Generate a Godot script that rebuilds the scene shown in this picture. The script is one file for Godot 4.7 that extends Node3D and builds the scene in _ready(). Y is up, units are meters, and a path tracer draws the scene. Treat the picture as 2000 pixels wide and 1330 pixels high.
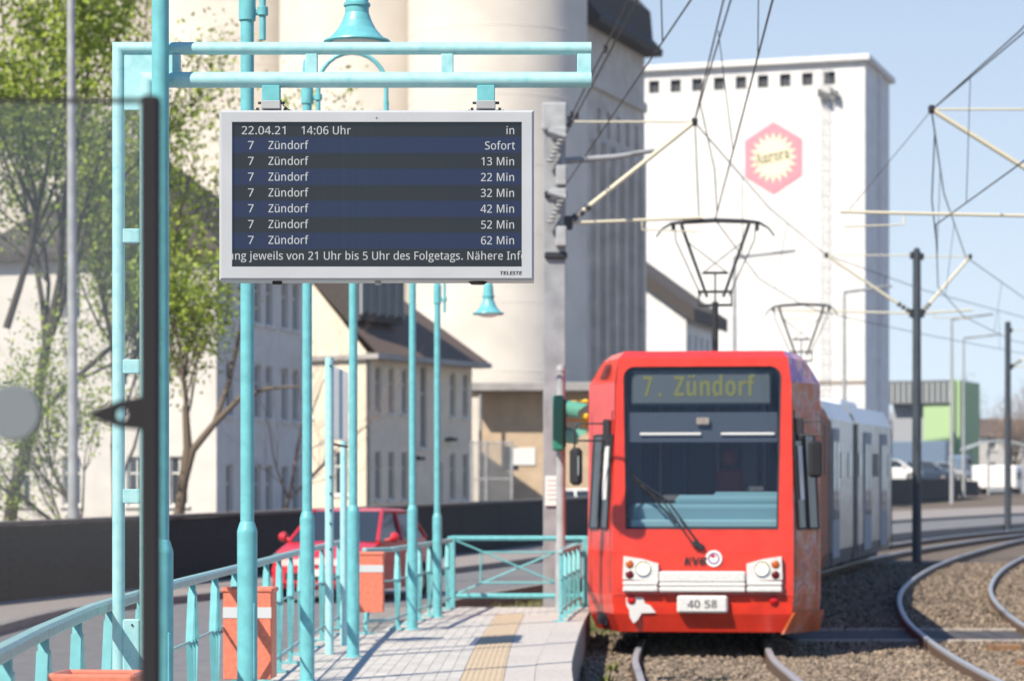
extends Node3D
# A tram stop: departure display on a teal frame, teal lamp posts and railings, a red tram, mill silos behind.
# Metres; x right, y up, depth runs along -z. The track level at the tram's nose is y = 0.

const EYE := 1.72
const PLAT := 0.32          # platform surface
var used := {}
var rng := RandomNumberGenerator.new()
var M := {}

# ------------------------------------------------------------------ helpers
func V(x: float, y: float, d: float) -> Vector3:
	return Vector3(x, y, -d)

func rise(d: float) -> float:      # the street climbs gently beyond 30 m
	return 0.0119 * maxf(0.0, d - 30.0)

func lin(r: float, g: float, b: float, a := 1.0) -> Color:
	var c := Color(r, g, b).linear_to_srgb()
	c.a = a
	return c

func noise_tex(freq: float, lo: float, hi: float, seed_: int, size := 512, oct := 4) -> NoiseTexture2D:
	var n := FastNoiseLite.new()
	n.noise_type = FastNoiseLite.TYPE_SIMPLEX_SMOOTH
	n.frequency = freq
	n.fractal_octaves = oct
	n.seed = seed_
	var t := NoiseTexture2D.new()
	t.width = size
	t.height = size
	t.seamless = true
	t.noise = n
	var g := Gradient.new()
	g.set_color(0, Color(lo, lo, lo))
	g.set_color(1, Color(hi, hi, hi))
	t.color_ramp = g
	return t

func ramp_tex(freq: float, stops: Array, seed_: int, size := 512, warp := 0.0, oct := 4) -> NoiseTexture2D:
	var n := FastNoiseLite.new()
	n.noise_type = FastNoiseLite.TYPE_SIMPLEX_SMOOTH
	n.frequency = freq
	n.fractal_octaves = oct
	n.seed = seed_
	if warp > 0.0:
		n.domain_warp_enabled = true
		n.domain_warp_amplitude = warp
		n.domain_warp_frequency = freq * 1.5
	var t := NoiseTexture2D.new()
	t.width = size
	t.height = size
	t.seamless = true
	t.noise = n
	var g := Gradient.new()
	var offs := PackedFloat32Array()
	var cols := PackedColorArray()
	for s in stops:
		offs.append(s[0])
		cols.append(s[1])
	g.offsets = offs
	g.colors = cols
	t.color_ramp = g
	return t

func mat(called: String, c: Color, rough := 0.6, metal := 0.0, tex: Texture2D = null, tile := 1.0, bump: Texture2D = null, bump_cm := 0.0) -> StandardMaterial3D:
	var m := StandardMaterial3D.new()
	m.resource_name = called
	m.albedo_color = c
	m.roughness = rough
	m.metallic = metal
	if tex or bump:
		m.uv1_triplanar = true
		m.uv1_world_triplanar = true
		m.uv1_scale = Vector3(tile, tile, tile)
	if tex:
		m.albedo_texture = tex
	if bump:
		m.heightmap_enabled = true
		m.heightmap_texture = bump
		m.heightmap_scale = bump_cm
	M[called] = m
	return m

func glow(called: String, c: Color, e: float) -> StandardMaterial3D:
	var m := mat(called, Color(0.02, 0.02, 0.02), 0.3)
	m.emission_enabled = true
	m.emission = c
	m.emission_energy_multiplier = e
	return m

func glass(called: String, c: Color, a: float) -> StandardMaterial3D:
	var m := mat(called, Color(c.r, c.g, c.b, a), 0.02)
	m.transparency = BaseMaterial3D.TRANSPARENCY_ALPHA
	return m

func S() -> SurfaceTool:
	var st := SurfaceTool.new()
	st.begin(Mesh.PRIMITIVE_TRIANGLES)
	return st

func face(st: SurfaceTool, p: Array, out: Vector3) -> void:   # a flat convex polygon whose front looks along "out"
	var n := Vector3.ZERO
	for i in range(1, p.size() - 1):
		n += (p[i + 1] - p[0]).cross(p[i] - p[0])
	if n.length() < 1e-12:
		return
	n = n.normalized()
	var flip := n.dot(out) < 0.0
	if flip:
		n = -n
	for i in range(1, p.size() - 1):
		for v in ([p[0], p[i + 1], p[i]] if flip else [p[0], p[i], p[i + 1]]):
			st.set_normal(n)
			st.add_vertex(v)

func box(st: SurfaceTool, c: Vector3, s: Vector3, b := Basis.IDENTITY, bev := 0.0) -> void:
	var h := s / 2.0
	var e := minf(bev, minf(h.x, minf(h.y, h.z)) * 0.9)
	var ax := [b.x, b.y, b.z]
	var hh := [h.x, h.y, h.z]
	for a in 3:
		var a1 := (a + 1) % 3
		var a2 := (a + 2) % 3
		for sg in [-1.0, 1.0]:
			var o: Vector3 = ax[a] * sg
			var q := []
			for k in [[-1, -1], [1, -1], [1, 1], [-1, 1]]:
				q.append(c + o * hh[a] + ax[a1] * (hh[a1] - e) * k[0] + ax[a2] * (hh[a2] - e) * k[1])
			face(st, q, o)
	if e <= 0.0:
		return
	for a in 3:
		var a1 := (a + 1) % 3
		var a2 := (a + 2) % 3
		for s1 in [-1.0, 1.0]:
			for s2 in [-1.0, 1.0]:
				var q := []
				for k in [[-1.0, 0], [1.0, 0], [1.0, 1], [-1.0, 1]]:
					q.append(c + ax[a] * (hh[a] - e) * k[0] + ax[a1] * (hh[a1] - (e if k[1] else 0.0)) * s1 + ax[a2] * (hh[a2] - (0.0 if k[1] else e)) * s2)
				face(st, q, ax[a1] * s1 + ax[a2] * s2)
	for s0 in [-1.0, 1.0]:
		for s1 in [-1.0, 1.0]:
			for s2 in [-1.0, 1.0]:
				var sg := [s0, s1, s2]
				var q := []
				for a in 3:
					var v := c
					for k in 3:
						v += ax[k] * (hh[k] - (0.0 if k == a else e)) * sg[k]
					q.append(v)
				face(st, q, b * Vector3(s0, s1, s2))

func tube(st: SurfaceTool, pts: Array, r, n := 10) -> void:   # r: one radius or one for each point
	var rad := func(i: int) -> float: return r[i] if r is Array else r
	var rings := []
	var up := Vector3.UP
	var first: Vector3 = (pts[1] - pts[0]).normalized()
	if absf(first.dot(up)) > 0.95:
		up = Vector3.RIGHT
	var side := first.cross(up).normalized()
	for i in pts.size():
		var t: Vector3
		if i == 0:
			t = pts[1] - pts[0]
		elif i == pts.size() - 1:
			t = pts[i] - pts[i - 1]
		else:
			t = (pts[i + 1] - pts[i]).normalized() + (pts[i] - pts[i - 1]).normalized()
		t = t.normalized()
		side = (side - t * side.dot(t)).normalized()
		var oth := t.cross(side)
		var ring := []
		for k in n:
			var a := TAU * k / n
			ring.append(side * cos(a) + oth * sin(a))
		rings.append(ring)
	for i in pts.size() - 1:
		for k in n:
			var k2 := (k + 1) % n
			var quad := [[i, k], [i + 1, k], [i + 1, k2], [i, k], [i + 1, k2], [i, k2]]
			var p0: Vector3 = pts[i] + rings[i][k] * rad.call(i)
			var p1: Vector3 = pts[i + 1] + rings[i + 1][k] * rad.call(i + 1)
			var p2: Vector3 = pts[i + 1] + rings[i + 1][k2] * rad.call(i + 1)
			if (p2 - p0).cross(p1 - p0).dot(rings[i][k]) < 0.0:
				quad = [[i, k], [i + 1, k2], [i + 1, k], [i, k], [i, k2], [i + 1, k2]]
			for q in quad:
				var nn: Vector3 = rings[q[0]][q[1]]
				st.set_normal(nn)
				st.add_vertex(pts[q[0]] + nn * rad.call(q[0]))
	for e in [0, pts.size() - 1]:
		var cap := []
		for k in n:
			cap.append(pts[e] + rings[e][k] * rad.call(e))
		var o: Vector3 = pts[0] - pts[1] if e == 0 else pts[e] - pts[e - 1]
		face(st, cap, o)

func lathe(st: SurfaceTool, prof: Array, at: Vector3, n := 24, b := Basis.IDENTITY) -> void:   # prof: Vector2(radius, height) from bottom to top
	for i in prof.size() - 1:
		var a: Vector2 = prof[i]
		var c: Vector2 = prof[i + 1]
		var sl := (c - a).normalized()
		for k in n:
			var t0 := TAU * k / n
			var t1 := TAU * (k + 1) / n
			var q := []
			for w in [[a, t0], [c, t0], [c, t1], [a, t1]]:
				q.append([at + b * Vector3(w[0].x * cos(w[1]), w[0].y, w[0].x * sin(w[1])), b * Vector3(sl.y * cos(w[1]), -sl.x, sl.y * sin(w[1])).normalized()])
			var mid: Vector3 = (q[0][1] + q[2][1]).normalized()
			var g: Vector3 = (q[2][0] - q[0][0]).cross(q[1][0] - q[0][0]) + (q[3][0] - q[0][0]).cross(q[2][0] - q[0][0])
			var order := [0, 1, 2, 0, 2, 3] if g.dot(mid) >= 0.0 else [0, 2, 1, 0, 3, 2]
			for o in order:
				st.set_normal(q[o][1])
				st.add_vertex(q[o][0])

func slab(st: SurfaceTool, poly: PackedVector2Array, x: Transform3D, depth: float) -> void:   # outline in the xy plane of x, thick towards +z
	var tri := Geometry2D.triangulate_polygon(poly)
	for zz in [0.0, depth]:
		var o: Vector3 = x.basis.z * (1.0 if zz > 0.0 else -1.0)
		for i in range(0, tri.size(), 3):
			var q := []
			for k in 3:
				var p := poly[tri[i + k]]
				q.append(x * Vector3(p.x, p.y, zz))
			face(st, q, o)
		if depth == 0.0:
			break
	if depth == 0.0:
		return
	var ccw := not Geometry2D.is_polygon_clockwise(poly)
	for i in poly.size():
		var a := poly[i]
		var c := poly[(i + 1) % poly.size()]
		var nn := Vector2(c.y - a.y, a.x - c.x) * (1.0 if ccw else -1.0)
		face(st, [x * Vector3(a.x, a.y, 0), x * Vector3(c.x, c.y, 0), x * Vector3(c.x, c.y, depth), x * Vector3(a.x, a.y, depth)], x.basis * Vector3(nn.x, nn.y, 0))

func flat(z := 0.0) -> Transform3D:
	return Transform3D(Basis.IDENTITY, Vector3(0, 0, z))

func rrect(x0: float, y0: float, x1: float, y1: float, r: float, n := 5) -> PackedVector2Array:
	var p := PackedVector2Array()
	for c in [[x1 - r, y1 - r, 0.0], [x0 + r, y1 - r, 90.0], [x0 + r, y0 + r, 180.0], [x1 - r, y0 + r, 270.0]]:
		for k in n + 1:
			var a := deg_to_rad(c[2] + 90.0 * k / n)
			p.append(Vector2(c[0] + r * cos(a), c[1] + r * sin(a)))
	return p

func disc(x: float, y: float, r: float, n := 24) -> PackedVector2Array:
	var p := PackedVector2Array()
	for k in n:
		p.append(Vector2(x + r * cos(TAU * k / n), y + r * sin(TAU * k / n)))
	return p

func strip(st: SurfaceTool, left: Array, right: Array, lift := 0.0) -> void:   # a sheet between two lines of points
	for i in left.size() - 1:
		var u := Vector3(0, lift, 0)
		face(st, [left[i] + u, left[i + 1] + u, right[i + 1] + u, right[i] + u], Vector3.UP)

func wall_holes(st: SurfaceTool, w: float, h: float, holes: Array, x: Transform3D, deep := 0.18) -> void:   # wall in xy plane, real openings with reveals
	var xs := [0.0, w]
	var ys := [0.0, h]
	for r in holes:
		xs.append_array([r[0], r[2]])
		ys.append_array([r[1], r[3]])
	xs.sort()
	ys.sort()
	for i in xs.size() - 1:
		for j in ys.size() - 1:
			if xs[i + 1] - xs[i] < 1e-4 or ys[j + 1] - ys[j] < 1e-4:
				continue
			var cx: float = (xs[i] + xs[i + 1]) / 2
			var cy: float = (ys[j] + ys[j + 1]) / 2
			var inside := false
			for r in holes:
				if cx > r[0] and cx < r[2] and cy > r[1] and cy < r[3]:
					inside = true
			if not inside:
				face(st, [x * Vector3(xs[i], ys[j], 0), x * Vector3(xs[i + 1], ys[j], 0), x * Vector3(xs[i + 1], ys[j + 1], 0), x * Vector3(xs[i], ys[j + 1], 0)], x.basis.z)
	for r in holes:
		var c := [Vector2(r[0], r[1]), Vector2(r[2], r[1]), Vector2(r[2], r[3]), Vector2(r[0], r[3])]
		var mid := Vector2((r[0] + r[2]) / 2, (r[1] + r[3]) / 2)
		for k in 4:
			var a: Vector2 = c[k]
			var e: Vector2 = c[(k + 1) % 4]
			var to := mid - (a + e) / 2
			face(st, [x * Vector3(a.x, a.y, 0), x * Vector3(e.x, e.y, 0), x * Vector3(e.x, e.y, -deep), x * Vector3(a.x, a.y, -deep)], x.basis * Vector3(to.x, to.y, 0))

func numbered(called: String) -> String:
	var k: int = used.get(called, 0)
	used[called] = k + 1
	return called if k == 0 else "%s_%03d" % [called, k]

func tag(o: Node, label: String, category: String, group := "", kind := "") -> void:
	if label: o.set_meta("label", label)
	if category: o.set_meta("category", category)
	if group: o.set_meta("group", group)
	if kind: o.set_meta("kind", kind)

func thing(called: String, label: String, category: String, at := Vector3.ZERO, turn := 0.0, group := "") -> Node3D:
	var o := Node3D.new()
	o.name = numbered(called)
	add_child(o)
	o.position = at
	o.rotation.y = turn
	tag(o, label, category, group)
	return o

func part(called: String, st: SurfaceTool, m: Material, parent: Node3D, at := Vector3.ZERO, label := "") -> MeshInstance3D:
	var o := MeshInstance3D.new()
	o.name = called
	o.mesh = st.commit()
	o.material_override = m
	o.position = at
	if label: o.set_meta("label", label)
	parent.add_child(o, true)
	return o

func piece(called: String, mesh: Mesh, m: Material, parent: Node3D, x: Transform3D) -> MeshInstance3D:
	var o := MeshInstance3D.new()
	o.name = called
	o.mesh = mesh
	o.material_override = m
	o.transform = x
	parent.add_child(o, true)
	return o

func single(called: String, st: SurfaceTool, m: Material, label: String, category: String, group := "") -> MeshInstance3D:
	var o := part(numbered(called), st, m, self)
	tag(o, label, category, group)
	return o

func ground_piece(called: String, st: SurfaceTool, m: Material) -> MeshInstance3D:
	var o := part(numbered(called), st, m, self)
	o.set_meta("kind", "structure")
	return o

func copy(o: Node3D, at: Vector3, turn: float, label: String, base := "") -> Node3D:
	var c: Node3D = o.duplicate()
	c.name = numbered(base if base else String(o.name))
	add_child(c)
	c.position = at
	c.rotation.y = turn
	if label: c.set_meta("label", label)
	return c

func lettering(called: String, text: String, cap: float, x: Transform3D, m: Material, parent: Node3D, align := 0, width := 0.0, bold := false, deep := 0.002, face_ := "Droid Sans") -> MeshInstance3D:
	var f := SystemFont.new()
	f.font_names = PackedStringArray([face_])
	if bold: f.font_weight = 700
	var t := TextMesh.new()
	t.text = text
	t.font = f
	t.font_size = 64
	t.pixel_size = cap / (0.714 * 64.0)
	t.depth = deep
	t.curve_step = 1.0
	t.horizontal_alignment = [HORIZONTAL_ALIGNMENT_LEFT, HORIZONTAL_ALIGNMENT_CENTER, HORIZONTAL_ALIGNMENT_RIGHT][align]
	t.vertical_alignment = VERTICAL_ALIGNMENT_BOTTOM
	var o := MeshInstance3D.new()
	o.name = called
	o.mesh = t
	o.material_override = m
	var bb := t.get_aabb()
	var sx := 1.0
	if width > 0.0:
		sx = width / bb.size.x
	# rest the letters on the base line: the descent of the font lies below it
	var base := 64.0 * 0.236 * t.pixel_size
	o.transform = x * Transform3D(Basis.from_scale(Vector3(sx, 1, 1)), Vector3(0, -base, 0))
	parent.add_child(o, true)
	return o

func spline(pts: Array, n: int) -> Array:   # points [x, d] -> smooth list
	var out := []
	for i in pts.size() - 1:
		var p0: Vector2 = pts[maxi(i - 1, 0)]
		var p1: Vector2 = pts[i]
		var p2: Vector2 = pts[i + 1]
		var p3: Vector2 = pts[mini(i + 2, pts.size() - 1)]
		for k in n:
			out.append(p1.cubic_interpolate(p2, p0, p3, float(k) / n))
	out.append(pts[-1])
	return out

func x_at(path: Array, d: float) -> float:
	for i in path.size() - 1:
		if d <= path[i + 1].y:
			return lerpf(path[i].x, path[i + 1].x, (d - path[i].y) / (path[i + 1].y - path[i].y))
	return path[-1].x

# ------------------------------------------------------------------ scene
func _ready() -> void:
	rng.seed = 7421
	camera_and_light()
	materials()
	terrain()
	platform()
	buildings()
	trees()
	tram()
	overhead()
	railings()
	lamp_posts()
	display()
	street_things()
	far_right()
	shelter_glass()
	print("nodes ", get_child_count())

func camera_and_light() -> void:
	var cam := Camera3D.new()
	cam.name = "camera"
	add_child(cam)
	var lens := CameraAttributesPhysical.new()
	lens.frustum_focal_length = 90.0
	lens.frustum_focus_distance = 11.1
	lens.exposure_aperture = 4.3
	lens.frustum_near = 0.1
	lens.frustum_far = 3000.0
	cam.attributes = lens
	cam.position = Vector3(0, EYE, 0)
	cam.projection = Camera3D.PROJECTION_FRUSTUM
	cam.near = 0.1
	cam.far = 3000.0
	cam.size = 0.1 * 2.0 * 665.0 / 5000.0
	cam.frustum_offset = Vector2(0.0, 0.1 * 310.0 / 5000.0)
	cam.current = true

	var sky := ProceduralSkyMaterial.new()
	sky.sky_top_color = Color(0.20, 0.41, 0.66)
	sky.sky_horizon_color = Color(0.80, 0.855, 0.89)
	sky.sky_curve = 0.24
	sky.ground_horizon_color = Color(0.62, 0.62, 0.60)
	sky.ground_bottom_color = Color(0.35, 0.34, 0.32)
	sky.sun_angle_max = 18.0
	sky.sun_curve = 0.1
	sky.energy_multiplier = 1.0
	var env := Environment.new()
	env.background_mode = Environment.BG_SKY
	env.sky = Sky.new()
	env.sky.sky_material = sky
	env.tonemap_mode = Environment.TONE_MAPPER_LINEAR
	env.tonemap_exposure = 1.46
	env.fog_enabled = true
	env.fog_density = 0.0002
	env.fog_light_color = Color(0.84, 0.89, 0.94)
	env.sdfgi_enabled = true
	env.ssao_enabled = true
	env.ssil_enabled = true
	var we := WorldEnvironment.new()
	we.name = "environment"
	we.environment = env
	add_child(we)

	var sun := DirectionalLight3D.new()
	sun.name = "sun"
	sun.light_color = Color(1.0, 0.955, 0.88)
	sun.light_energy = 1.6
	sun.light_angular_distance = 0.5
	sun.shadow_enabled = true
	add_child(sun)
	# travels right, away from the camera and down at about 44 degrees
	sun.look_at_from_position(Vector3.ZERO, Vector3(0.66 * 0.70, -0.715, -0.751 * 0.70), Vector3.UP)

func materials() -> void:
	var fine := noise_tex(0.03, 0.72, 1.0, 3)
	var soft := noise_tex(0.008, 0.82, 1.0, 5)
	var grain := noise_tex(0.09, 0.0, 1.0, 9, 512, 3)
	var streak := noise_tex(0.02, 0.86, 1.0, 12)
	mat("teal_paint", lin(0.165, 0.520, 0.570), 0.38, 0.0, noise_tex(0.02, 0.86, 1.0, 21), 0.9)
	mat("teal_weathered", lin(0.36, 0.635, 0.665), 0.48, 0.0, ramp_tex(0.018, [[0.0, Color(0.78, 0.90, 0.92)], [0.3, Color(0.93, 0.97, 0.98)], [0.6, Color(1, 1, 1)], [1.0, Color(1, 1, 1)]], 22, 512, 20.0), 1.3)
	mat("teal_rail", lin(0.27, 0.47, 0.49), 0.42, 0.0, ramp_tex(0.02, [[0.0, Color(0.7, 0.85, 0.86)], [0.5, Color(1, 1, 1)], [0.75, Color(1, 0.99, 0.97)], [1.0, Color(0.86, 0.86, 0.84)]], 23), 1.2)
	mat("galvanised", lin(0.44, 0.46, 0.48), 0.5, 0.08, soft, 0.6)
	mat("mast_grey", lin(0.36, 0.38, 0.41), 0.55, 0.1, soft, 0.5)
	mat("pole_dark", lin(0.055, 0.07, 0.09), 0.5, 0.1, soft, 0.5)
	mat("iron_dark", lin(0.03, 0.033, 0.04), 0.5, 0.2)
	mat("wire", lin(0.045, 0.05, 0.055), 0.5, 0.4)
	mat("cream_tube", lin(0.60, 0.56, 0.43), 0.5)
	mat("casing", lin(0.44, 0.465, 0.50), 0.34, 0.0, noise_tex(0.01, 0.95, 1.0, 31), 0.5)
	mat("black_plastic", lin(0.018, 0.018, 0.02), 0.45)
	mat("screen_letter", Color(0.02, 0.02, 0.02), 0.5)
	M.screen_letter.emission_enabled = true
	M.screen_letter.emission = Color(0.84, 0.85, 0.86)
	M.screen_letter.emission_energy_multiplier = 0.58
	mat("bin_orange", lin(0.80, 0.225, 0.14), 0.42, 0.0, noise_tex(0.03, 0.84, 1.0, 33), 1.5)
	mat("white_plate", lin(0.78, 0.78, 0.77), 0.4)
	mat("board_sheet", lin(0.84, 0.84, 0.84), 0.5)
	M.board_sheet.backlight_enabled = true
	M.board_sheet.backlight = Color(0.95, 0.95, 0.95)
	mat("silver_band", lin(0.62, 0.64, 0.66), 0.35, 0.2)
	# ground
	mat("ballast_ground", Color(1, 1, 1), 0.95, 0.0, ramp_tex(0.06, [[0.0, lin(0.05, 0.038, 0.028)], [0.45, lin(0.14, 0.108, 0.08)], [0.7, lin(0.22, 0.175, 0.135)], [1.0, lin(0.32, 0.27, 0.22)]], 41, 1024), 0.30, grain, 5.0)
	mat("asphalt", Color(1, 1, 1), 0.85, 0.0, ramp_tex(0.02, [[0.0, lin(0.13, 0.13, 0.135)], [1.0, lin(0.20, 0.20, 0.205)]], 42), 0.25, grain, 0.3)
	mat("verge_soil", lin(0.20, 0.165, 0.115), 0.95, 0.0, fine, 0.7, grain, 2.0)
	mat("asphalt_dark", Color(1, 1, 1), 0.85, 0.0, ramp_tex(0.03, [[0.0, lin(0.05, 0.05, 0.055)], [1.0, lin(0.085, 0.085, 0.09)]], 43), 0.5, grain, 0.3)
	mat("footway", Color(1, 1, 1), 0.85, 0.0, ramp_tex(0.03, [[0.0, lin(0.23, 0.205, 0.19)], [1.0, lin(0.32, 0.29, 0.27)]], 44), 0.5, grain, 0.3)
	mat("kerb", lin(0.33, 0.315, 0.30), 0.8, 0.0, fine, 0.6)
	mat("kerb_pale", lin(0.48, 0.42, 0.36), 0.8, 0.0, fine, 0.6)
	for k in 4:
		var t: float = [0.60, 0.63, 0.57, 0.65][k]
		mat("paver_%d" % k, lin(t, t * 0.955, t * 0.89), 0.8, 0.0, noise_tex(0.05, 0.80, 1.0, 50 + k), 2.0, grain, 0.15)
		var u: float = [0.57, 0.59, 0.55, 0.58][k]
		mat("edge_%d" % k, lin(u, u * 0.925, u * 0.85), 0.8, 0.0, noise_tex(0.03, 0.84, 1.0, 60 + k), 1.0, grain, 0.1)
		mat("tactile_%d" % k, lin(u * 1.06, u * 0.84, u * 0.58), 0.75, 0.0, noise_tex(0.04, 0.84, 1.0, 64 + k), 1.4)
	mat("platform_base", lin(0.34, 0.325, 0.30), 0.9, 0.0, fine, 0.4)
	mat("rail_steel", lin(0.36, 0.38, 0.41), 0.48, 0.3)
	mat("rail_rust", lin(0.16, 0.10, 0.07), 0.85, 0.0, fine, 2.0)
	mat("timber", lin(0.34, 0.19, 0.10), 0.85, 0.0, fine, 2.0)
	mat("stone", Color(1, 1, 1), 0.95)
	M.stone.vertex_color_use_as_albedo = true
	mat("wall_black", Color(1, 1, 1), 0.9, 0.0, ramp_tex(0.05, [[0.0, lin(0.012, 0.011, 0.012)], [0.6, lin(0.030, 0.028, 0.029)], [1.0, lin(0.06, 0.055, 0.052)]], 71), 0.5, grain, 1.0)
	mat("coping", lin(0.20, 0.18, 0.165), 0.9, 0.0, fine, 0.6)
	mat("grass", Color(1, 1, 1), 0.9)
	M.grass.vertex_color_use_as_albedo = true
	# buildings
	mat("silo_cream", lin(0.74, 0.69, 0.625), 0.9, 0.0, noise_tex(0.012, 0.90, 1.0, 81), 0.05)
	mat("silo_joint", lin(0.68, 0.635, 0.575), 0.9)
	mat("elevator_grey", lin(0.70, 0.65, 0.585), 0.9, 0.0, noise_tex(0.02, 0.82, 1.0, 82), 0.06)
	mat("roof_dark", lin(0.085, 0.072, 0.068), 0.85, 0.0, fine, 0.4)
	mat("roof_brown", lin(0.20, 0.145, 0.12), 0.85, 0.0, noise_tex(0.05, 0.6, 1.0, 83), 0.5)
	mat("tower_white", lin(0.80, 0.80, 0.80), 0.9, 0.0, noise_tex(0.02, 0.90, 1.0, 84), 0.06)
	mat("house_white", lin(0.68, 0.655, 0.62), 0.9, 0.0, noise_tex(0.02, 0.92, 1.0, 85), 0.1)
	mat("house_cream", lin(0.80, 0.715, 0.575), 0.9, 0.0, noise_tex(0.02, 0.90, 1.0, 86), 0.1)
	mat("annex_tan", lin(0.62, 0.48, 0.34), 0.9, 0.0, noise_tex(0.02, 0.88, 1.0, 87), 0.1)
	mat("concrete", lin(0.42, 0.41, 0.40), 0.9, 0.0, soft, 0.2)
	mat("window_frame", lin(0.70, 0.69, 0.66), 0.6)
	mat("window_glass", lin(0.035, 0.045, 0.06), 0.08)
	mat("vent_dark", lin(0.05, 0.055, 0.065), 0.8)
	mat("logo_red", lin(0.76, 0.27, 0.33), 0.7)  # paler than the real red: distance haze is put into the colour
	mat("logo_yellow", lin(0.86, 0.80, 0.56), 0.7)  # paled likewise, haze mixed into the yellow
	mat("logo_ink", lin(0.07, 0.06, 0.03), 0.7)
	# tram
	mat("tram_red", lin(0.80, 0.045, 0.022), 0.30, 0.0, noise_tex(0.012, 0.82, 1.0, 91, 512, 5), 0.5)
	M.tram_red.clearcoat_enabled = true
	M.tram_red.clearcoat = 0.4
	M.tram_red.clearcoat_roughness = 0.15
	mat("tram_roof", lin(0.42, 0.42, 0.46), 0.5, 0.0, soft, 0.6)
	mat("tram_graffiti", Color(1, 1, 1), 0.4, 0.0, ramp_tex(0.006, [[0.0, lin(0.30, 0.07, 0.02)], [0.36, lin(0.52, 0.12, 0.03)], [0.46, lin(0.66, 0.10, 0.05)], [0.52, lin(0.60, 0.33, 0.30)], [0.60, lin(0.42, 0.12, 0.09)], [0.70, lin(0.58, 0.42, 0.40)], [0.82, lin(0.55, 0.16, 0.03)], [1.0, lin(0.62, 0.05, 0.04)]], 99, 512, 30.0, 2), 0.6)
	mat("tram_spray", Color(1, 1, 1), 0.4, 0.0, ramp_tex(0.007, [[0.0, lin(0.26, 0.08, 0.30)], [0.38, lin(0.34, 0.14, 0.40)], [0.47, lin(0.66, 0.52, 0.58)], [0.55, lin(0.58, 0.40, 0.36)], [0.63, lin(0.64, 0.06, 0.06)], [0.72, lin(0.62, 0.45, 0.46)], [1.0, lin(0.40, 0.16, 0.42)]], 97, 512, 30.0, 2), 0.6)
	mat("tram_orange", lin(0.52, 0.12, 0.035), 0.65, 0.0, noise_tex(0.02, 0.55, 1.0, 94), 0.7)
	mat("tram_silver", lin(0.60, 0.59, 0.59), 0.30, 0.55, noise_tex(0.01, 0.74, 1.0, 95), 0.5)
	mat("tram_silver_roof", lin(0.62, 0.67, 0.72), 0.4, 0.2)
	mat("bellows", lin(0.05, 0.05, 0.055), 0.8)
	mat("tram_white", lin(0.76, 0.76, 0.76), 0.35, 0.0, noise_tex(0.03, 0.86, 1.0, 96), 1.5)
	mat("tram_glass_side", lin(0.03, 0.035, 0.045), 0.06)
	glass("tram_glass", Color(0.15, 0.23, 0.34), 0.13)
	mat("cab_dark", lin(0.06, 0.11, 0.20), 0.8)
	mat("cab_panel", lin(0.03, 0.05, 0.085), 0.7)
	mat("dash_blue", lin(0.115, 0.255, 0.325), 0.6)
	mat("dash_blue_low", lin(0.18, 0.35, 0.42), 0.6)
	mat("seat_red", lin(0.20, 0.04, 0.05), 0.8)
	mat("bulkhead_pane", lin(0.085, 0.15, 0.26), 0.3)
	mat("seal_black", lin(0.02, 0.024, 0.03), 0.5)
	mat("sign_panel", lin(0.05, 0.075, 0.095), 0.6)
	glow("sign_letter", Color(0.74, 0.75, 0.38), 0.31)
	mat("amber", lin(0.42, 0.10, 0.02), 0.2)
	mat("lamp_red_dark", lin(0.10, 0.006, 0.008), 0.2)
	mat("lamp_red", lin(0.50, 0.01, 0.015), 0.15)
	glow("headlight_glow", Color(1.0, 0.93, 0.74), 1.6)
	mat("chrome", lin(0.75, 0.75, 0.74), 0.15, 0.9)
	mat("primer", lin(0.66, 0.65, 0.66), 0.5)
	mat("ink", lin(0.02, 0.02, 0.022), 0.6)
	mat("logo_mauve", lin(0.20, 0.10, 0.30), 0.5)
	# signal
	mat("signal_green", lin(0.025, 0.19, 0.125), 0.42)
	mat("hood_green", lin(0.10, 0.36, 0.27), 0.45)
	mat("lens_dark", lin(0.06, 0.012, 0.012), 0.15)
	mat("yellow", lin(0.74, 0.52, 0.03), 0.45)
	# cars
	mat("car_red", lin(0.60, 0.018, 0.035), 0.25)
	M.car_red.clearcoat_enabled = true
	M.car_red.clearcoat = 0.8
	mat("car_white", lin(0.75, 0.75, 0.76), 0.25)
	mat("car_navy", lin(0.03, 0.05, 0.09), 0.25)
	mat("car_grey", lin(0.30, 0.31, 0.33), 0.25)
	mat("car_blue", lin(0.14, 0.20, 0.29), 0.35)
	mat("car_glass", lin(0.03, 0.04, 0.055), 0.05)
	mat("tyre", lin(0.02, 0.02, 0.022), 0.8)
	mat("rim", lin(0.5, 0.5, 0.52), 0.3, 0.8)
	# trees
	mat("bark_dark", lin(0.085, 0.07, 0.058), 0.95, 0.0, fine, 2.0)
	mat("bark_pale", lin(0.21, 0.165, 0.125), 0.95, 0.0, fine, 2.0)
	mat("leaf", Color(1, 1, 1), 0.6)
	M.leaf.vertex_color_use_as_albedo = true
	M.leaf.backlight_enabled = true
	M.leaf.backlight = Color(0.35, 0.42, 0.10)
	mat("twig", lin(0.30, 0.22, 0.18), 0.95)
	# right background
	mat("hall_green", lin(0.36, 0.52, 0.28), 0.7)
	mat("hall_dark", lin(0.12, 0.13, 0.14), 0.6)
	mat("hall_grey", lin(0.30, 0.32, 0.36), 0.7)
	mat("hall_strip", lin(0.36, 0.40, 0.42), 0.5)
	glass("shelter_pane", Color(0.30, 0.33, 0.34), 0.045)
	mat("shelter_frame", lin(0.009, 0.009, 0.012), 0.85)  # black frame, darkened further: the shade it stands in is in the colour
	mat("grey_disc", lin(0.15, 0.175, 0.19), 0.55)  # grey clamp, its shade painted in by a darker base colour

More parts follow.
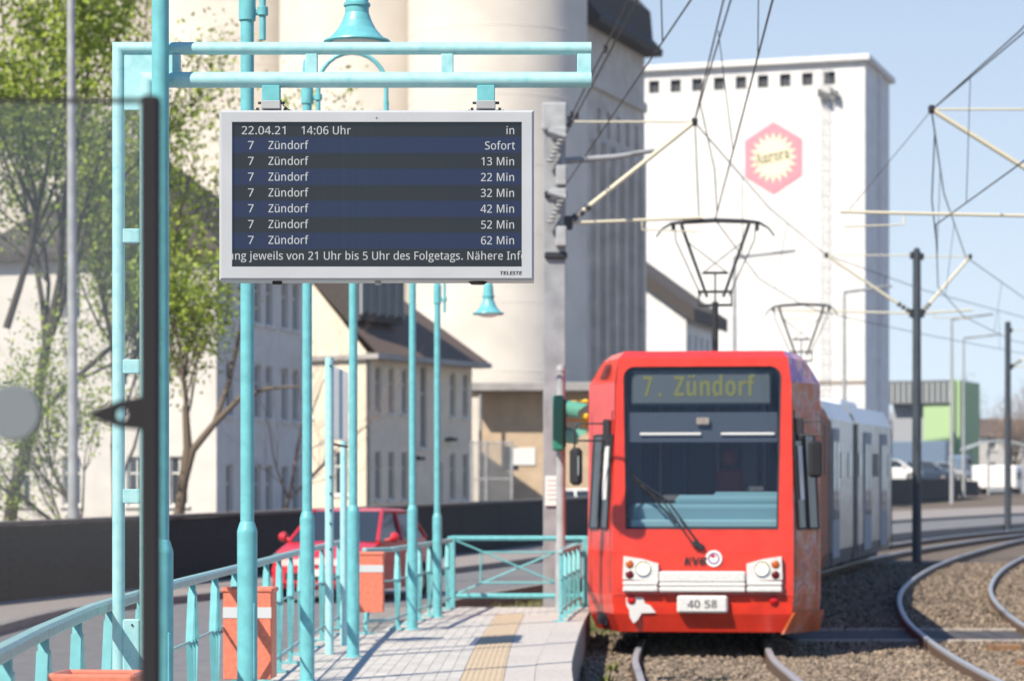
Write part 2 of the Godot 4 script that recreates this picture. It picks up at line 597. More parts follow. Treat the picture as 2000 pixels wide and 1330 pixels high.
# ------------------------------------------------------------------ ground
var track_a := []     # centre line of the tram's track (x, d)
var track_b := []     # left rail of the second track

func terrain() -> void:
	track_a = spline([Vector2(1.5, -5), Vector2(1.6, 10), Vector2(1.98, 24.2), Vector2(2.2, 29.4), Vector2(3.03, 38.4), Vector2(4.70, 48.6), Vector2(5.75, 52.9), Vector2(7.67, 60), Vector2(11.0, 70), Vector2(16.5, 84), Vector2(27, 105), Vector2(50, 145), Vector2(80, 195)], 6)
	track_b = spline([Vector2(3.7, -5), Vector2(4.1, 12), Vector2(4.64, 24.2), Vector2(4.99, 29.8), Vector2(5.5, 35.7), Vector2(6.45, 42.5), Vector2(7.65, 48.7), Vector2(9.3, 55.8), Vector2(11.5, 63.9), Vector2(15.2, 76), Vector2(19, 86.5), Vector2(30, 108), Vector2(53, 148), Vector2(83, 198)], 6)
	var st := S()
	var ds := [-60.0, 0.0, 30.0, 45.0, 60.0, 80.0, 110.0, 160.0, 240.0, 400.0, 800.0, 2200.0]
	for i in ds.size() - 1:
		var y0 := rise(minf(ds[i], 300.0)) - 0.155
		var y1 := rise(minf(ds[i + 1], 300.0)) - 0.155
		face(st, [V(-900, y0, ds[i]), V(-900, y1, ds[i + 1]), V(900, y1, ds[i + 1]), V(900, y0, ds[i])], Vector3.UP)
	ground_piece("ground", st, M.ballast_ground)

	# the street on the left: carriageway, kerbs and footway up to the dark wall
	var near := spline([Vector2(-2.35, -5), Vector2(-2.35, 28), Vector2(-2.0, 33), Vector2(-0.9, 39), Vector2(0.7, 45), Vector2(3.0, 54), Vector2(5.6, 63), Vector2(9.2, 72), Vector2(14, 84), Vector2(24, 104), Vector2(46, 144), Vector2(76, 194)], 5)
	var far := spline([Vector2(-6.5, -5), Vector2(-6.5, 31), Vector2(-5.7, 38), Vector2(-3.2, 45), Vector2(-0.9, 52), Vector2(1.6, 61), Vector2(4.2, 70), Vector2(7.2, 79), Vector2(11.5, 91), Vector2(21, 111), Vector2(43, 151), Vector2(73, 201)], 5)
	var l := []
	var r := []
	for i in near.size():
		r.append(V(near[i].x, rise(near[i].y) - 0.02, near[i].y))
		l.append(V(far[i].x, rise(far[i].y) - 0.02, far[i].y))
	st = S()
	strip(st, l, r)
	ground_piece("road", st, M.asphalt)
	for side in 2:
		st = S()
		var line: Array = [near, far][side]
		for i in line.size() - 1:
			var a: Vector2 = line[i]
			var b: Vector2 = line[i + 1]
			var t := (b - a).normalized()
			var nn := Vector2(t.y, -t.x) * (0.16 if side == 0 else -0.16)
			var ya := rise(a.y)
			var yb := rise(b.y)
			var o := Vector3(nn.x, 0, -nn.y)
			var top := 0.10
			face(st, [V(a.x, ya + top, a.y), V(b.x, yb + top, b.y), V(b.x, yb + top, b.y) + o, V(a.x, ya + top, a.y) + o], Vector3.UP)
			face(st, [V(a.x, ya + top, a.y), V(b.x, yb + top, b.y), V(b.x, yb - 0.3, b.y), V(a.x, ya - 0.3, a.y)], -o)
			face(st, [V(a.x, ya + top, a.y) + o, V(b.x, yb + top, b.y) + o, V(b.x, yb - 0.3, b.y) + o, V(a.x, ya - 0.3, a.y) + o], o)
		ground_piece("kerb", st, M.kerb)
	st = S()
	l = []
	r = []
	for p in far:
		r.append(V(p.x - 0.17, rise(p.y) + 0.09, p.y))
		l.append(V(p.x - 8.0, rise(p.y) + 0.09, p.y))
	strip(st, l, r)
	ground_piece("pavement", st, M.footway)

	# rails: a polished head on a rusty web
	for k in 4:
		var line := []
		var src: Array = track_a if k < 2 else track_b
		for i in src.size():
			var a: Vector2 = src[maxi(i - 1, 0)]
			var b: Vector2 = src[mini(i + 1, src.size() - 1)]
			var t := (b - a).normalized()
			var nn := Vector2(t.y, -t.x)
			var off: float = [-0.75, 0.75, 0.0, 1.5][k]
			line.append(src[i] + nn * off)
		var head := S()
		var web := S()
		for i in line.size() - 1:
			var a := V(line[i].x, rise(line[i].y), line[i].y)
			var b := V(line[i + 1].x, rise(line[i + 1].y), line[i + 1].y)
			var f := (b - a).normalized()
			var rt := f.cross(Vector3.UP).normalized()
			var prof := [Vector2(-0.036, -0.035), Vector2(-0.034, -0.006), Vector2(-0.022, 0.0), Vector2(0.022, 0.0), Vector2(0.034, -0.006), Vector2(0.036, -0.035)]
			for j in prof.size() - 1:
				var p: Vector2 = prof[j]
				var q: Vector2 = prof[j + 1]
				face(head, [a + rt * p.x + Vector3.UP * p.y, b + rt * p.x + Vector3.UP * p.y, b + rt * q.x + Vector3.UP * q.y, a + rt * q.x + Vector3.UP * q.y], rt * (p.x + q.x) + Vector3.UP * (p.y + 0.03))
			for sd in [-1.0, 1.0]:
				face(web, [a + rt * 0.036 * sd - Vector3.UP * 0.035, b + rt * 0.036 * sd - Vector3.UP * 0.035, b + rt * 0.05 * sd - Vector3.UP * 0.26, a + rt * 0.05 * sd - Vector3.UP * 0.26], rt * sd)
		var rl := ground_piece("rail", web, M.rail_rust)
		part("railhead", head, M.rail_steel, rl)

	# asphalt crossing between pale edging stones, right of the tram
	st = S()
	box(st, V(6.9, -0.20, 33.7), Vector3(6.6, 0.25, 2.3))
	var cr := ground_piece("crossing_path", st, M.asphalt_dark)
	for dd in [32.4, 35.0]:
		for i in 7:
			var bs := S()
			box(bs, Vector3.ZERO, Vector3(0.93, 0.30, 0.16), Basis.IDENTITY, 0.012)
			part("kerb_stone", bs, M.kerb_pale, cr, V(4.08 + i * 0.945, -0.205 + (0.01 if dd > 33 else 0.0), dd))
	for t in [[5.95, -0.10, 30.9, 0.40, 0.0, "orange-brown sleeper end beside the asphalt crossing"], [5.75, -0.12, 28.2, 0.32, 0.25, "short brown sleeper end out in the ballast beside the curved rail"]]:
		st = S()
		box(st, Vector3.ZERO, Vector3(t[3], 0.14, 0.24), Basis(Vector3.UP, t[4]), 0.01)
		var sl := single("timber_sleeper", st, M.timber, t[5], "sleeper", "sleeper ends in the ballast")
		sl.position = V(t[0], t[1], t[2])

	# loose ballast
	var rock := SurfaceTool.new()
	rock.begin(Mesh.PRIMITIVE_TRIANGLES)
	var g := (1.0 + sqrt(5.0)) / 2.0
	var iv := []
	for s1 in [-1.0, 1.0]:
		for s2 in [-g, g]:
			iv.append_array([Vector3(0, s1, s2), Vector3(s1, s2, 0), Vector3(s2, 0, s1)])
	for i in 12:
		iv[i] = iv[i].normalized() * rng.randf_range(0.75, 1.15)
	for i in 12:
		for j in range(i + 1, 12):
			for k in range(j + 1, 12):
				if iv[i].normalized().dot(iv[j].normalized()) > 0.3 and iv[j].normalized().dot(iv[k].normalized()) > 0.3 and iv[i].normalized().dot(iv[k].normalized()) > 0.3:
					face(rock, [iv[i], iv[j], iv[k]], iv[i] + iv[j] + iv[k])
	var mm := MultiMesh.new()
	mm.transform_format = MultiMesh.TRANSFORM_3D
	mm.use_colors = true
	mm.mesh = rock.commit()
	var spots := []
	var tries := 0
	while spots.size() < 42000 and tries < 200000:
		tries += 1
		var d := 23.5 + 36.0 * pow(rng.randf(), 1.6)
		var x := rng.randf_range(0.75, d * 0.21 + 0.6)
		if d > 32.5 and d < 34.95 and x > 3.5:
			continue
		if d > 38.0 and x < x_at(track_a, d) - 2.4:
			continue
		var skip := false
		for rr in [x_at(track_a, d) - 0.75, x_at(track_a, d) + 0.75, x_at(track_b, d), x_at(track_b, d) + 1.55]:
			if absf(x - rr) < 0.075:
				skip = true
		if skip:
			continue
		spots.append(Vector2(x, d))
	mm.instance_count = spots.size()
	for i in spots.size():
		var p: Vector2 = spots[i]
		var sc := rng.randf_range(0.018, 0.04)
		var b := Basis.from_euler(Vector3(rng.randf() * TAU, rng.randf() * TAU, rng.randf() * TAU)).scaled_local(Vector3(sc, sc * rng.randf_range(0.6, 1.0), sc * rng.randf_range(0.7, 1.2)))
		mm.set_instance_transform(i, Transform3D(b, V(p.x, rise(p.y) - 0.14 + rng.randf() * 0.03, p.y)))
		var tn := rng.randf_range(0.07, 0.25) * (1.35 if rng.randf() < 0.12 else 1.0)
		mm.set_instance_color(i, Color(tn * 1.18, tn * 0.93, tn * 0.70))
	var mi := MultiMeshInstance3D.new()
	mi.name = "track_ballast"
	mi.multimesh = mm
	mi.material_override = M.stone
	add_child(mi)
	tag(mi, "grey-brown crushed stone ballast around the tram rails", "ballast", "", "stuff")

	# rough grass between the platform end and the street
	st = S()
	box(st, V(-0.1, 0.0 - 0.19, 38.6), Vector3(3.1, 0.2, 10.3))
	ground_piece("verge", st, M.verge_soil)
	var gs := S()
	for i in 5200:
		var d := rng.randf_range(33.5, 43.0)
		var x := rng.randf_range(-1.3, 1.5)
		if x < x_at(near, d) + 0.2:
			continue
		var h := rng.randf_range(0.03, 0.13) * (1.6 if rng.randf() < 0.08 else 1.0)
		var at := V(x, -0.095, d)
		var a := rng.randf() * TAU
		var w := Vector3(cos(a), 0, sin(a)) * 0.012
		var lean := Vector3(rng.randf_range(-0.05, 0.05), h + 0.06, rng.randf_range(-0.05, 0.05))
		var dry := rng.randf()
		gs.set_color(Color(0.10, 0.15, 0.035).lerp(Color(0.30, 0.24, 0.12), dry * dry))
		face(gs, [at - w, at + w, at + lean], w.cross(Vector3.UP))
	var go := part("grass", gs, M.grass, self)
	tag(go, "thin green and straw-coloured grass behind the cross-braced barrier", "grass", "", "stuff")
	# weeds at the platform's foot
	for wd in [[0.95, 25.5, "small yellow-green weed at the foot of the platform edge"], [1.05, 27.2, "small weed in the shade of the platform close to the tram"], [2.0, 24.6, "small weed growing between the rails before the tram"]]:
		var ws := S()
		for i in 26:
			var a := rng.randf() * TAU
			var o := Vector3(cos(a), 0, sin(a))
			var b0 := V(wd[0], -0.15, wd[1]) + o * rng.randf() * 0.05
			var tip := b0 + o * rng.randf_range(0.04, 0.13) + Vector3.UP * rng.randf_range(0.04, 0.17)
			var sd := o.cross(Vector3.UP) * 0.014
			ws.set_color(Color(0.09, 0.15, 0.03).lerp(Color(0.30, 0.28, 0.04), rng.randf() * 0.7))
			face(ws, [b0 - sd * 0.4, b0 + sd * 0.4, tip], Vector3.UP)
			face(ws, [b0.lerp(tip, 0.4) - sd, b0.lerp(tip, 0.4) + sd, tip], Vector3.UP)
		single("weed", ws, M.grass, wd[2], "weed", "weeds in the ballast")

	# dark street wall with a coping
	var wl := spline([Vector2(-11.5, 25), Vector2(-9.6, 32), Vector2(-7.7, 38.5), Vector2(-5.1, 47), Vector2(-1.32, 60), Vector2(0.95, 68.5), Vector2(3.6, 78), Vector2(7.0, 89)], 3)
	var wt := thing("boundary_wall", "long black weathered wall along the far footway", "wall", V(-7.7, rise(38.5), 38.5))
	for i in wl.size() - 1:
		var a: Vector2 = wl[i]
		var b: Vector2 = wl[i + 1]
		var t := (b - a).normalized()
		var len := (b - a).length()
		var mid := (a + b) / 2.0
		var y := rise(mid.y)
		var bs := Basis(Vector3(t.x, rise(b.y) / len - rise(a.y) / len, -t.y).normalized(), Vector3.UP, Vector3(t.y, 0, t.x))
		st = S()
		box(st, Vector3.ZERO, Vector3(len - 0.012, 1.5, 0.3), bs)
		part("wall_panel", st, M.wall_black, wt, V(mid.x, y + 0.45 + 0.02 * (i % 2), mid.y) - wt.position)
		st = S()
		box(st, Vector3.ZERO, Vector3(len - 0.006, 0.07, 0.36), bs, 0.012)
		part("coping_stone", st, M.coping, wt, V(mid.x, y + 1.25, mid.y) - wt.position)

# ------------------------------------------------------------------ platform
var edge := []
var tact := []

func platform() -> void:
	edge = spline([Vector2(0.30, -5), Vector2(0.36, 10), Vector2(0.47, 19.7), Vector2(0.55, 23), Vector2(0.78, 28.4), Vector2(0.98, 32.2), Vector2(1.02, 33.4)], 6)
	tact = spline([Vector2(-0.36, -5), Vector2(-0.33, 10), Vector2(-0.235, 19.7), Vector2(-0.175, 24.5), Vector2(-0.03, 30.6), Vector2(0.05, 33.4)], 6)
	var st := S()
	var l := []
	var r := []
	for p in edge:
		r.append(V(p.x, 0.310, p.y))
		l.append(V(-2.05, 0.310, p.y))
	strip(st, l, r)
	var down := Vector3(0, -0.62, 0)
	for i in edge.size() - 1:
		face(st, [l[i], l[i + 1], l[i + 1] + down, l[i] + down], Vector3.LEFT)
	face(st, [l[-1], r[-1], r[-1] + down, l[-1] + down], Vector3(0, 0, -1))
	var pf := ground_piece("platform", st, M.platform_base)
	st = S()
	for i in edge.size() - 1:
		face(st, [r[i], r[i + 1], r[i + 1] + down, r[i] + down], Vector3.RIGHT)
	part("platform_face", st, M.platform_base, pf)
	# small rectangular pavers left of the guide strip
	var pm := S()
	box(pm, Vector3.ZERO, Vector3(0.0975, 0.06, 0.197), Basis.IDENTITY, 0.0025)
	var pmesh := pm.commit()
	var cells := []
	for j in 200:
		for i in 18:
			var d := -3.0 + 0.2 * j + (0.1 if i % 2 else 0.0)
			var x := x_at(tact, d) - 0.17 - 0.1 * (i + 0.5)
			var lim := -1.98 if d < 27.0 else lerpf(-1.42, -1.0, (d - 27.0) / 6.0)
			if x < lim or d > 33.25:
				continue
			cells.append(Vector2(x, d))
		if -3.0 + 0.2 * j > 31.2:                       # beyond the end of the guide strip the pavers run right across
			for i in 14:
				var d := -3.0 + 0.2 * j + (0.0 if i % 2 else 0.1)
				var x := x_at(tact, d) - 0.17 + 0.1 * (i + 0.5)
				if x < x_at(edge, d) - 0.34 and d < 33.25:
					cells.append(Vector2(x, d))
	var shown := 0
	var rest := [S(), S(), S(), S()]
	for c in cells:
		var pick := rng.randi() % 4
		var at := V(c.x, 0.29 + rng.randf_range(-0.0012, 0.0012), c.y)
		if c.y > 19.5 and shown < 300:
			piece("paver", pmesh, M["paver_%d" % pick], pf, Transform3D(Basis(Vector3.UP, rng.randf_range(-0.006, 0.006) - 0.02), at))
			shown += 1
		else:
			rest[pick].append_from(pmesh, 0, Transform3D(Basis(Vector3.UP, -0.02), at))
	for k in 4:
		var o := part("pavers", rest[k], M["paver_%d" % k], pf)
		o.set_meta("kind", "stuff")
	# guide strip tiles and edge slabs
	var d0 := -3.0
	var n := 0
	while d0 < 33.2:
		var d1 := d0 + 0.3
		if d0 < 31.0:
			st = S()
			tile(st, tact, tact, -0.165, 0.165, d0 + 0.003, d1 - 0.003, 0.322)
			var tl := part("tactile_tile", st, M["tactile_%d" % (rng.randi() % 4)], pf)
			if d0 > 18.0:
				st = S()
				for k in 7:
					var xo := -0.135 + 0.045 * k
					var a := V(x_at(tact, d0 + 0.02) + xo, 0.322, d0 + 0.02)
					var b := V(x_at(tact, d1 - 0.02) + xo, 0.322, d1 - 0.02)
					box(st, (a + b) / 2.0, Vector3(0.02, 0.008, 0.25), Basis(Vector3.UP, -0.02))
				part("rib", st, tl.material_override, tl)
		d0 = d1
		n += 1
	d0 = -3.0
	while d0 < 33.2:
		var d1 := minf(d0 + 1.0, 33.35)
		st = S()
		if d0 < 30.9:
			tile(st, tact, edge, 0.17, -0.30, d0 + 0.004, d1 - 0.004, 0.319)
			part("edge_slab", st, M["edge_%d" % (rng.randi() % 4)], pf)
			st = S()
		tile(st, edge, edge, -0.295, 0.0, d0 + 0.004, d1 - 0.004, 0.324)
		part("edge_stone", st, M["edge_%d" % (rng.randi() % 4)], pf)
		d0 += 1.0

func tile(st: SurfaceTool, pa: Array, pb: Array, oa: float, ob: float, d0: float, d1: float, y: float) -> void:
	var a := V(x_at(pa, d0) + oa, y, d0)
	var b := V(x_at(pa, d1) + oa, y, d1)
	var c := V(x_at(pb, d1) + ob, y, d1)
	var e := V(x_at(pb, d0) + ob, y, d0)
	face(st, [a, b, c, e], Vector3.UP)
	var dn := Vector3(0, -0.06, 0)
	face(st, [a, b, b + dn, a + dn], Vector3.LEFT)
	face(st, [c, e, e + dn, c + dn], Vector3.RIGHT)
	face(st, [b, c, c + dn, b + dn], Vector3(0, 0, -1))
	face(st, [e, a, a + dn, e + dn], Vector3(0, 0, 1))

# ------------------------------------------------------------------ buildings
const STREET := 1.2935      # houses stand along the street, which runs away to the right

func window(parent: Node3D, r: Array, x: Transform3D, deep := 0.16, bars := true) -> void:
	var w: float = r[2] - r[0]
	var h: float = r[3] - r[1]
	var st := S()
	slab(st, PackedVector2Array([Vector2(r[0], r[1]), Vector2(r[2], r[1]), Vector2(r[2], r[3]), Vector2(r[0], r[3])]), x * flat(-deep - 0.02), 0.02)
	var o := part("window", st, M.window_glass, parent)
	if bars:
		st = S()
		var f := 0.07
		for b in [[r[0] + w / 2, r[1] + h / 2, f, h], [r[0] + f / 2, r[1] + h / 2, f, h], [r[2] - f / 2, r[1] + h / 2, f, h], [r[0] + w / 2, r[1] + h * 0.66, w, f], [r[0] + w / 2, r[3] - f / 2, w, f], [r[0] + w / 2, r[1] + f / 2, w, f]]:
			box(st, x * Vector3(b[0], b[1], -deep + 0.02), Vector3(b[2], b[3], 0.04), x.basis)
		part("frame", st, M.window_frame, o)
		st = S()
		box(st, x * Vector3(r[0] + w / 2, r[1] - 0.05, 0.03), Vector3(w + 0.2, 0.09, 0.16), x.basis)
		part("sill", st, M.window_frame, o)

func buildings() -> void:
	# white gabled house behind the trees: gable to the camera, long side along the street
	var b := thing("white_house", "tall white house with dark hipped roof behind the leafy trees", "house", V(-9.83, rise(85), 85), STREET)
	b.scale = Vector3(0.85, 0.86, 0.85)
	var L := 10.3
	var W := 10.0
	var eave := 11.0
	var holes := []
	for lx in [0.95, 2.6, 3.95, 5.25, 7.05, 8.35]:
		for yy in [[0.4, 2.6], [4.5, 6.65], [8.3, 10.3]]:
			holes.append([lx, yy[0], lx + 0.75, yy[1]])
	var st := S()
	wall_holes(st, L, eave, holes, Transform3D.IDENTITY)
	var gx := Transform3D(Basis(Vector3(0, 0, 1), Vector3.UP, Vector3(-1, 0, 0)), Vector3(0, 0, -W))
	var gh := []
	for lx in [1.2, 3.4, 6.2, 8.0]:
		gh.append([lx, 1.0, lx + 0.8, 2.9])
		if lx > 3.0:
			gh.append([lx, 8.3, lx + 0.8, 10.0])
	wall_holes(st, W, eave, gh, gx)
	face(st, [Vector3(L, 0, 0), Vector3(L, 0, -W), Vector3(L, eave, -W), Vector3(L, eave, 0)], Vector3.RIGHT)
	part("wall", st, M.house_white, b)
	for h in holes: window(b, h, Transform3D.IDENTITY)
	for h in gh: window(b, h, gx)
	st = S()
	var c4 := [Vector3(-0.5, eave - 0.1, 0.5), Vector3(L + 0.5, eave - 0.1, 0.5), Vector3(L + 0.5, eave - 0.1, -W - 0.5), Vector3(-0.5, eave - 0.1, -W - 0.5)]
	var ra := Vector3(3.6, eave + 4.4, -W / 2)
	var rb2 := Vector3(L - 4.0, eave + 4.4, -W / 2)
	face(st, [c4[0], c4[1], rb2, ra], Vector3(0, 1, 1))
	face(st, [c4[2], c4[3], ra, rb2], Vector3(0, 1, -1))
	face(st, [c4[3], c4[0], ra], Vector3(-1, 1, 0))
	face(st, [c4[1], c4[2], rb2], Vector3(1, 1, 0))
	for k in 4:
		var u: Vector3 = c4[k]
		var v: Vector3 = c4[(k + 1) % 4]
		face(st, [u, v, v - Vector3(0, 0.25, 0), u - Vector3(0, 0.25, 0)], Vector3((u.x + v.x) / 2 - L / 2, 0, (u.z + v.z) / 2 + W / 2))
	part("roof", st, M.roof_dark, b)

	# cream house with hipped roof and a dark dormer
	b = thing("cream_house", "cream two-storey house with brown hipped roof and dark dormer", "house", V(-5.99, rise(105), 105), 1.047)
	b.scale = Vector3(0.60, 1.0, 0.9)
	L = 14.1
	W = 9.0
	eave = 6.9
	holes = []
	for lx in [1.1, 2.8, 4.5, 11.0, 12.8]:
		holes.append([lx, 4.4, lx + 0.75, 6.3])
		holes.append([lx, 0.8, lx + 0.75, 2.8])
	holes.append([6.95, 3.0, 7.85, 6.5])
	holes.append([9.0, 0.2, 10.0, 2.4])
	st = S()
	wall_holes(st, L, eave, holes, Transform3D.IDENTITY)
	gx = Transform3D(Basis(Vector3(0, 0, 1), Vector3.UP, Vector3(-1, 0, 0)), Vector3(0, 0, -W))
	gh = [[5.2, 4.2, 6.0, 5.9], [7.2, 1.0, 8.0, 2.8]]
	wall_holes(st, W, eave, gh, gx)
	face(st, [Vector3(0, eave, 0), Vector3(0, eave, -W), Vector3(0, eave + 3.2, -W / 2 - 1.2), Vector3(0, eave + 3.2, -W / 2 + 1.2)], Vector3.LEFT)
	face(st, [Vector3(L, 0, 0), Vector3(L, 0, -W), Vector3(L, eave, -W), Vector3(L, eave, 0)], Vector3.RIGHT)
	part("wall", st, M.house_cream, b)
	for h in holes: window(b, h, Transform3D.IDENTITY)
	for h in gh: window(b, h, gx)
	st = S()
	var rz := -W / 2
	var top := eave + 3.9
	var e0 := eave - 0.1
	face(st, [Vector3(-0.3, e0, 0.7), Vector3(L + 0.8, e0, 0.7), Vector3(L - 4.0, top, rz), Vector3(0.8, top, rz), Vector3(-0.3, e0 + 3.4, rz + 1.2)], Vector3(0, 1, 1))
	face(st, [Vector3(-0.3, e0, -W - 0.7), Vector3(L + 0.8, e0, -W - 0.7), Vector3(L - 4.0, top, rz), Vector3(0.8, top, rz), Vector3(-0.3, e0 + 3.4, rz - 1.2)], Vector3(0, 1, -1))
	face(st, [Vector3(L + 0.8, e0, 0.7), Vector3(L + 0.8, e0, -W - 0.7), Vector3(L - 4.0, top, rz)], Vector3(1, 1, 0))
	face(st, [Vector3(-0.3, e0 + 3.4, rz + 1.2), Vector3(-0.3, e0 + 3.4, rz - 1.2), Vector3(0.8, top, rz)], Vector3(-1, 1, 0))
	part("roof", st, M.roof_brown, b)
	st = S()
	box(st, Vector3(L / 2 + 0.25, e0 - 0.12, 0.4), Vector3(L + 1.2, 0.22, 0.8))
	box(st, Vector3(-0.15, e0 - 0.14, -W / 2), Vector3(0.35, 0.2, W))
	part("cornice", st, M.concrete, b)
	st = S()
	box(st, Vector3(3.1, eave + 2.55, -2.3), Vector3(5.4, 2.5, 3.6))
	var dm := part("dormer", st, M.roof_dark, b)
	for k in 5:
		st = S()
		box(st, Vector3(0.95 + 1.07 * k, eave + 2.5, -0.47), Vector3(0.9, 1.7, 0.06))
		part("pane", st, M.window_glass, dm)
	for k in 6:
		st = S()
		box(st, Vector3(0.42 + 1.07 * k, eave + 2.5, -0.45), Vector3(0.1, 1.9, 0.1))
		part("mullion", st, M.hall_strip, dm)
	st = S()
	box(st, Vector3(3.0, eave + 3.95, -2.1), Vector3(6.6, 0.22, 4.6))
	part("dormer_roof", st, M.roof_dark, dm)
	for t in [[6.2, 2.55], [10.6, 3.4]]:
		st = S()
		box(st, Vector3(t[0], t[1], 0.25), Vector3(0.5, 0.14, 0.5))
		tube(st, [Vector3(t[0], t[1], 0), Vector3(t[0], t[1] + 0.1, 0.25)], 0.04, 6)
		part("wall_lamp", st, M.iron_dark, b)
	st = S()
	tube(st, [Vector3(-0.12, eave - 0.2, 0.15), Vector3(-0.12, 0, 0.15)], 0.08, 8)
	part("downpipe", st, M.pole_dark, b)

	# grain silos
	var cx := [-0.73, -7.8, -15.2, -22.6, -30.0]
	var cd := [130.0, 136.0, 142.0, 148.0, 154.0]
	for i in 5:
		var w: String = ["round cream concrete grain silo standing beside the ribbed grey building", "second round cream grain silo from the ribbed grey building", "third round cream grain silo from the ribbed grey building", "fourth cream grain silo from the ribbed building, behind the trees", "fifth cream grain silo from the ribbed building, behind the trees"][i]
		var s := thing("grain_silo", w, "silo", V(cx[i], rise(cd[i]), cd[i]), 0.0, "row of cream grain silos")
		st = S()
		lathe(st, [Vector2(4.55, 0), Vector2(4.55, 32), Vector2(4.3, 32), Vector2(4.3, 31.6), Vector2(0, 31.6)], Vector3.ZERO, 72)
		part("shell", st, M.silo_cream, s)
		for k in 9:
			st = S()
			lathe(st, [Vector2(4.553, 0.0), Vector2(4.562, 0.01), Vector2(4.562, 0.05), Vector2(4.553, 0.06)], Vector3(0, 3.4 + 3.4 * k, 0), 72)
			part("pour_joint", st, M.silo_joint, s)

	# ribbed grey elevator building
	b = thing("ribbed_building", "tall grey mill building with vertical ribs and dark curved roof", "building", V(3.92, rise(135), 135), 1.2247)
	L = 10.6
	W = 9.0
	eave = 25.55
	holes = []
	for k in 5:
		holes.append([1.75 + 1.72 * k, 4.0, 2.55 + 1.72 * k, 18.4])
		holes.append([1.9 + 1.72 * k, 20.0, 2.5 + 1.72 * k, 21.4])
	st = S()
	wall_holes(st, L, eave, holes, Transform3D.IDENTITY, 0.5)
	face(st, [Vector3(0, 0, 0), Vector3(0, 0, -W), Vector3(0, eave, -W), Vector3(0, eave, 0)], Vector3.LEFT)
	face(st, [Vector3(L, 0, 0), Vector3(L, 0, -W), Vector3(L, eave, -W), Vector3(L, eave, 0)], Vector3.RIGHT)
	part("wall", st, M.elevator_grey, b)
	for h in holes:
		st = S()
		slab(st, PackedVector2Array([Vector2(h[0], h[1]), Vector2(h[2], h[1]), Vector2(h[2], h[3]), Vector2(h[0], h[3])]), flat(-0.52), 0.02)
		part("recess", st, M.elevator_grey, b)
	for k in 6:
		st = S()
		box(st, Vector3(1.2 + 1.72 * k, 9.8, 0.12), Vector3(0.5, 19.6, 0.34), Basis.IDENTITY, 0.05)
		part("rib", st, M.elevator_grey, b)
	st = S()
	var prof := [Vector2(0.9, 0.0), Vector2(0.95, 0.35), Vector2(0.35, 1.0), Vector2(0.2, 2.6), Vector2(-1.1, 4.0), Vector2(-W / 2, 4.6), Vector2(-W + 1.1, 4.0), Vector2(-W - 0.2, 2.6), Vector2(-W - 0.35, 1.0), Vector2(-W - 0.95, 0.35), Vector2(-W - 0.9, 0.0)]
	var rp := PackedVector2Array()
	for p in prof: rp.append(Vector2(-p.x, p.y + eave))
	slab(st, rp, Transform3D(Basis(Vector3(0, 0, -1), Vector3.UP, Vector3(1, 0, 0)), Vector3(-0.5, 0, 0)), L + 1.0)
	part("roof", st, M.roof_dark, b)
	st = S()
	box(st, Vector3(L / 2, 22.6, 0.08), Vector3(L, 0.5, 0.2))
	part("string_course", st, M.elevator_grey, b)

	# low tan annex in front of the silos
	b = thing("annex", "low tan flat-roofed annex in front of the cream silos", "building", V(-1.4, rise(118), 118))
	W = 8.4
	eave = 5.6
	holes = [[1.0, 2.0, 1.7, 3.1], [2.9, 2.0, 3.6, 3.1]]
	st = S()
	wall_holes(st, W, eave, holes, Transform3D.IDENTITY)
	for sd in [0.0, W]:
		face(st, [Vector3(sd, 0, 0), Vector3(sd, 0, -6), Vector3(sd, eave, -6), Vector3(sd, eave, 0)], Vector3(sd - 1.0, 0, 0))
	part("wall", st, M.annex_tan, b)
	for h in holes: window(b, h, Transform3D.IDENTITY, 0.14, false)
	st = S()
	box(st, Vector3(W / 2 - 0.2, eave + 0.2, -2.3), Vector3(W + 1.2, 0.4, 7.4), Basis.IDENTITY, 0.04)
	part("roof", st, M.concrete, b)
	st = S()
	box(st, Vector3(1.95, 2.65, 0.03), Vector3(1.05, 0.8, 0.04))
	part("notice", st, M.white_plate, b)
	st = S()
	tube(st, [Vector3(-0.05, 0, 1.2), Vector3(-0.05, eave, 1.2)], 0.07, 8)
	part("post", st, M.mast_grey, b)

	# wire mesh gate before the annex
	b = thing("wire_gate", "thin grey wire mesh gate in front of the tan annex", "gate", V(-1.5, rise(95), 95))
	for x in [0.0, 0.55, 1.5]:
		st = S()
		tube(st, [Vector3(x, 0, 0), Vector3(x, 3.1, 0)], 0.045, 8)
		part("post", st, M.galvanised, b)
	for y in [0.4, 1.7, 3.05]:
		st = S()
		tube(st, [Vector3(0, y, 0), Vector3(1.5, y, 0)], 0.03, 6)
		part("rail", st, M.galvanised, b)
	st = S()
	for k in 26:
		tube(st, [Vector3(0.06 * k, 0.35, 0.0), Vector3(0.06 * k, 3.05, 0.0)], 0.006, 4)
	for k in 40:
		tube(st, [Vector3(0, 0.4 + 0.066 * k, 0.005), Vector3(1.5, 0.4 + 0.066 * k, 0.005)], 0.006, 4)
	part("mesh_infill", st, M.galvanised, b).set_meta("kind", "stuff")

	# white tower with the sun emblem
	b = thing("white_tower", "huge white windowless mill tower with a red sun emblem", "tower", V(29.0, rise(210), 210), 1.2595)
	L = 12.0
	W = 19.0
	var H := 35.6
	st = S()
	var fx := Transform3D(Basis(Vector3(0, 0, 1), Vector3.UP, Vector3(-1, 0, 0)), Vector3(0, 0, -W))     # front, seen from the camera: x runs left to right
	holes = []
	for k in 9:
		holes.append([0.65 + 1.87 * k, H - 1.85, 1.57 + 1.87 * k, H - 0.78])
	wall_holes(st, W, H, holes, fx, 0.35)
	wall_holes(st, L, H, [], Transform3D.IDENTITY)
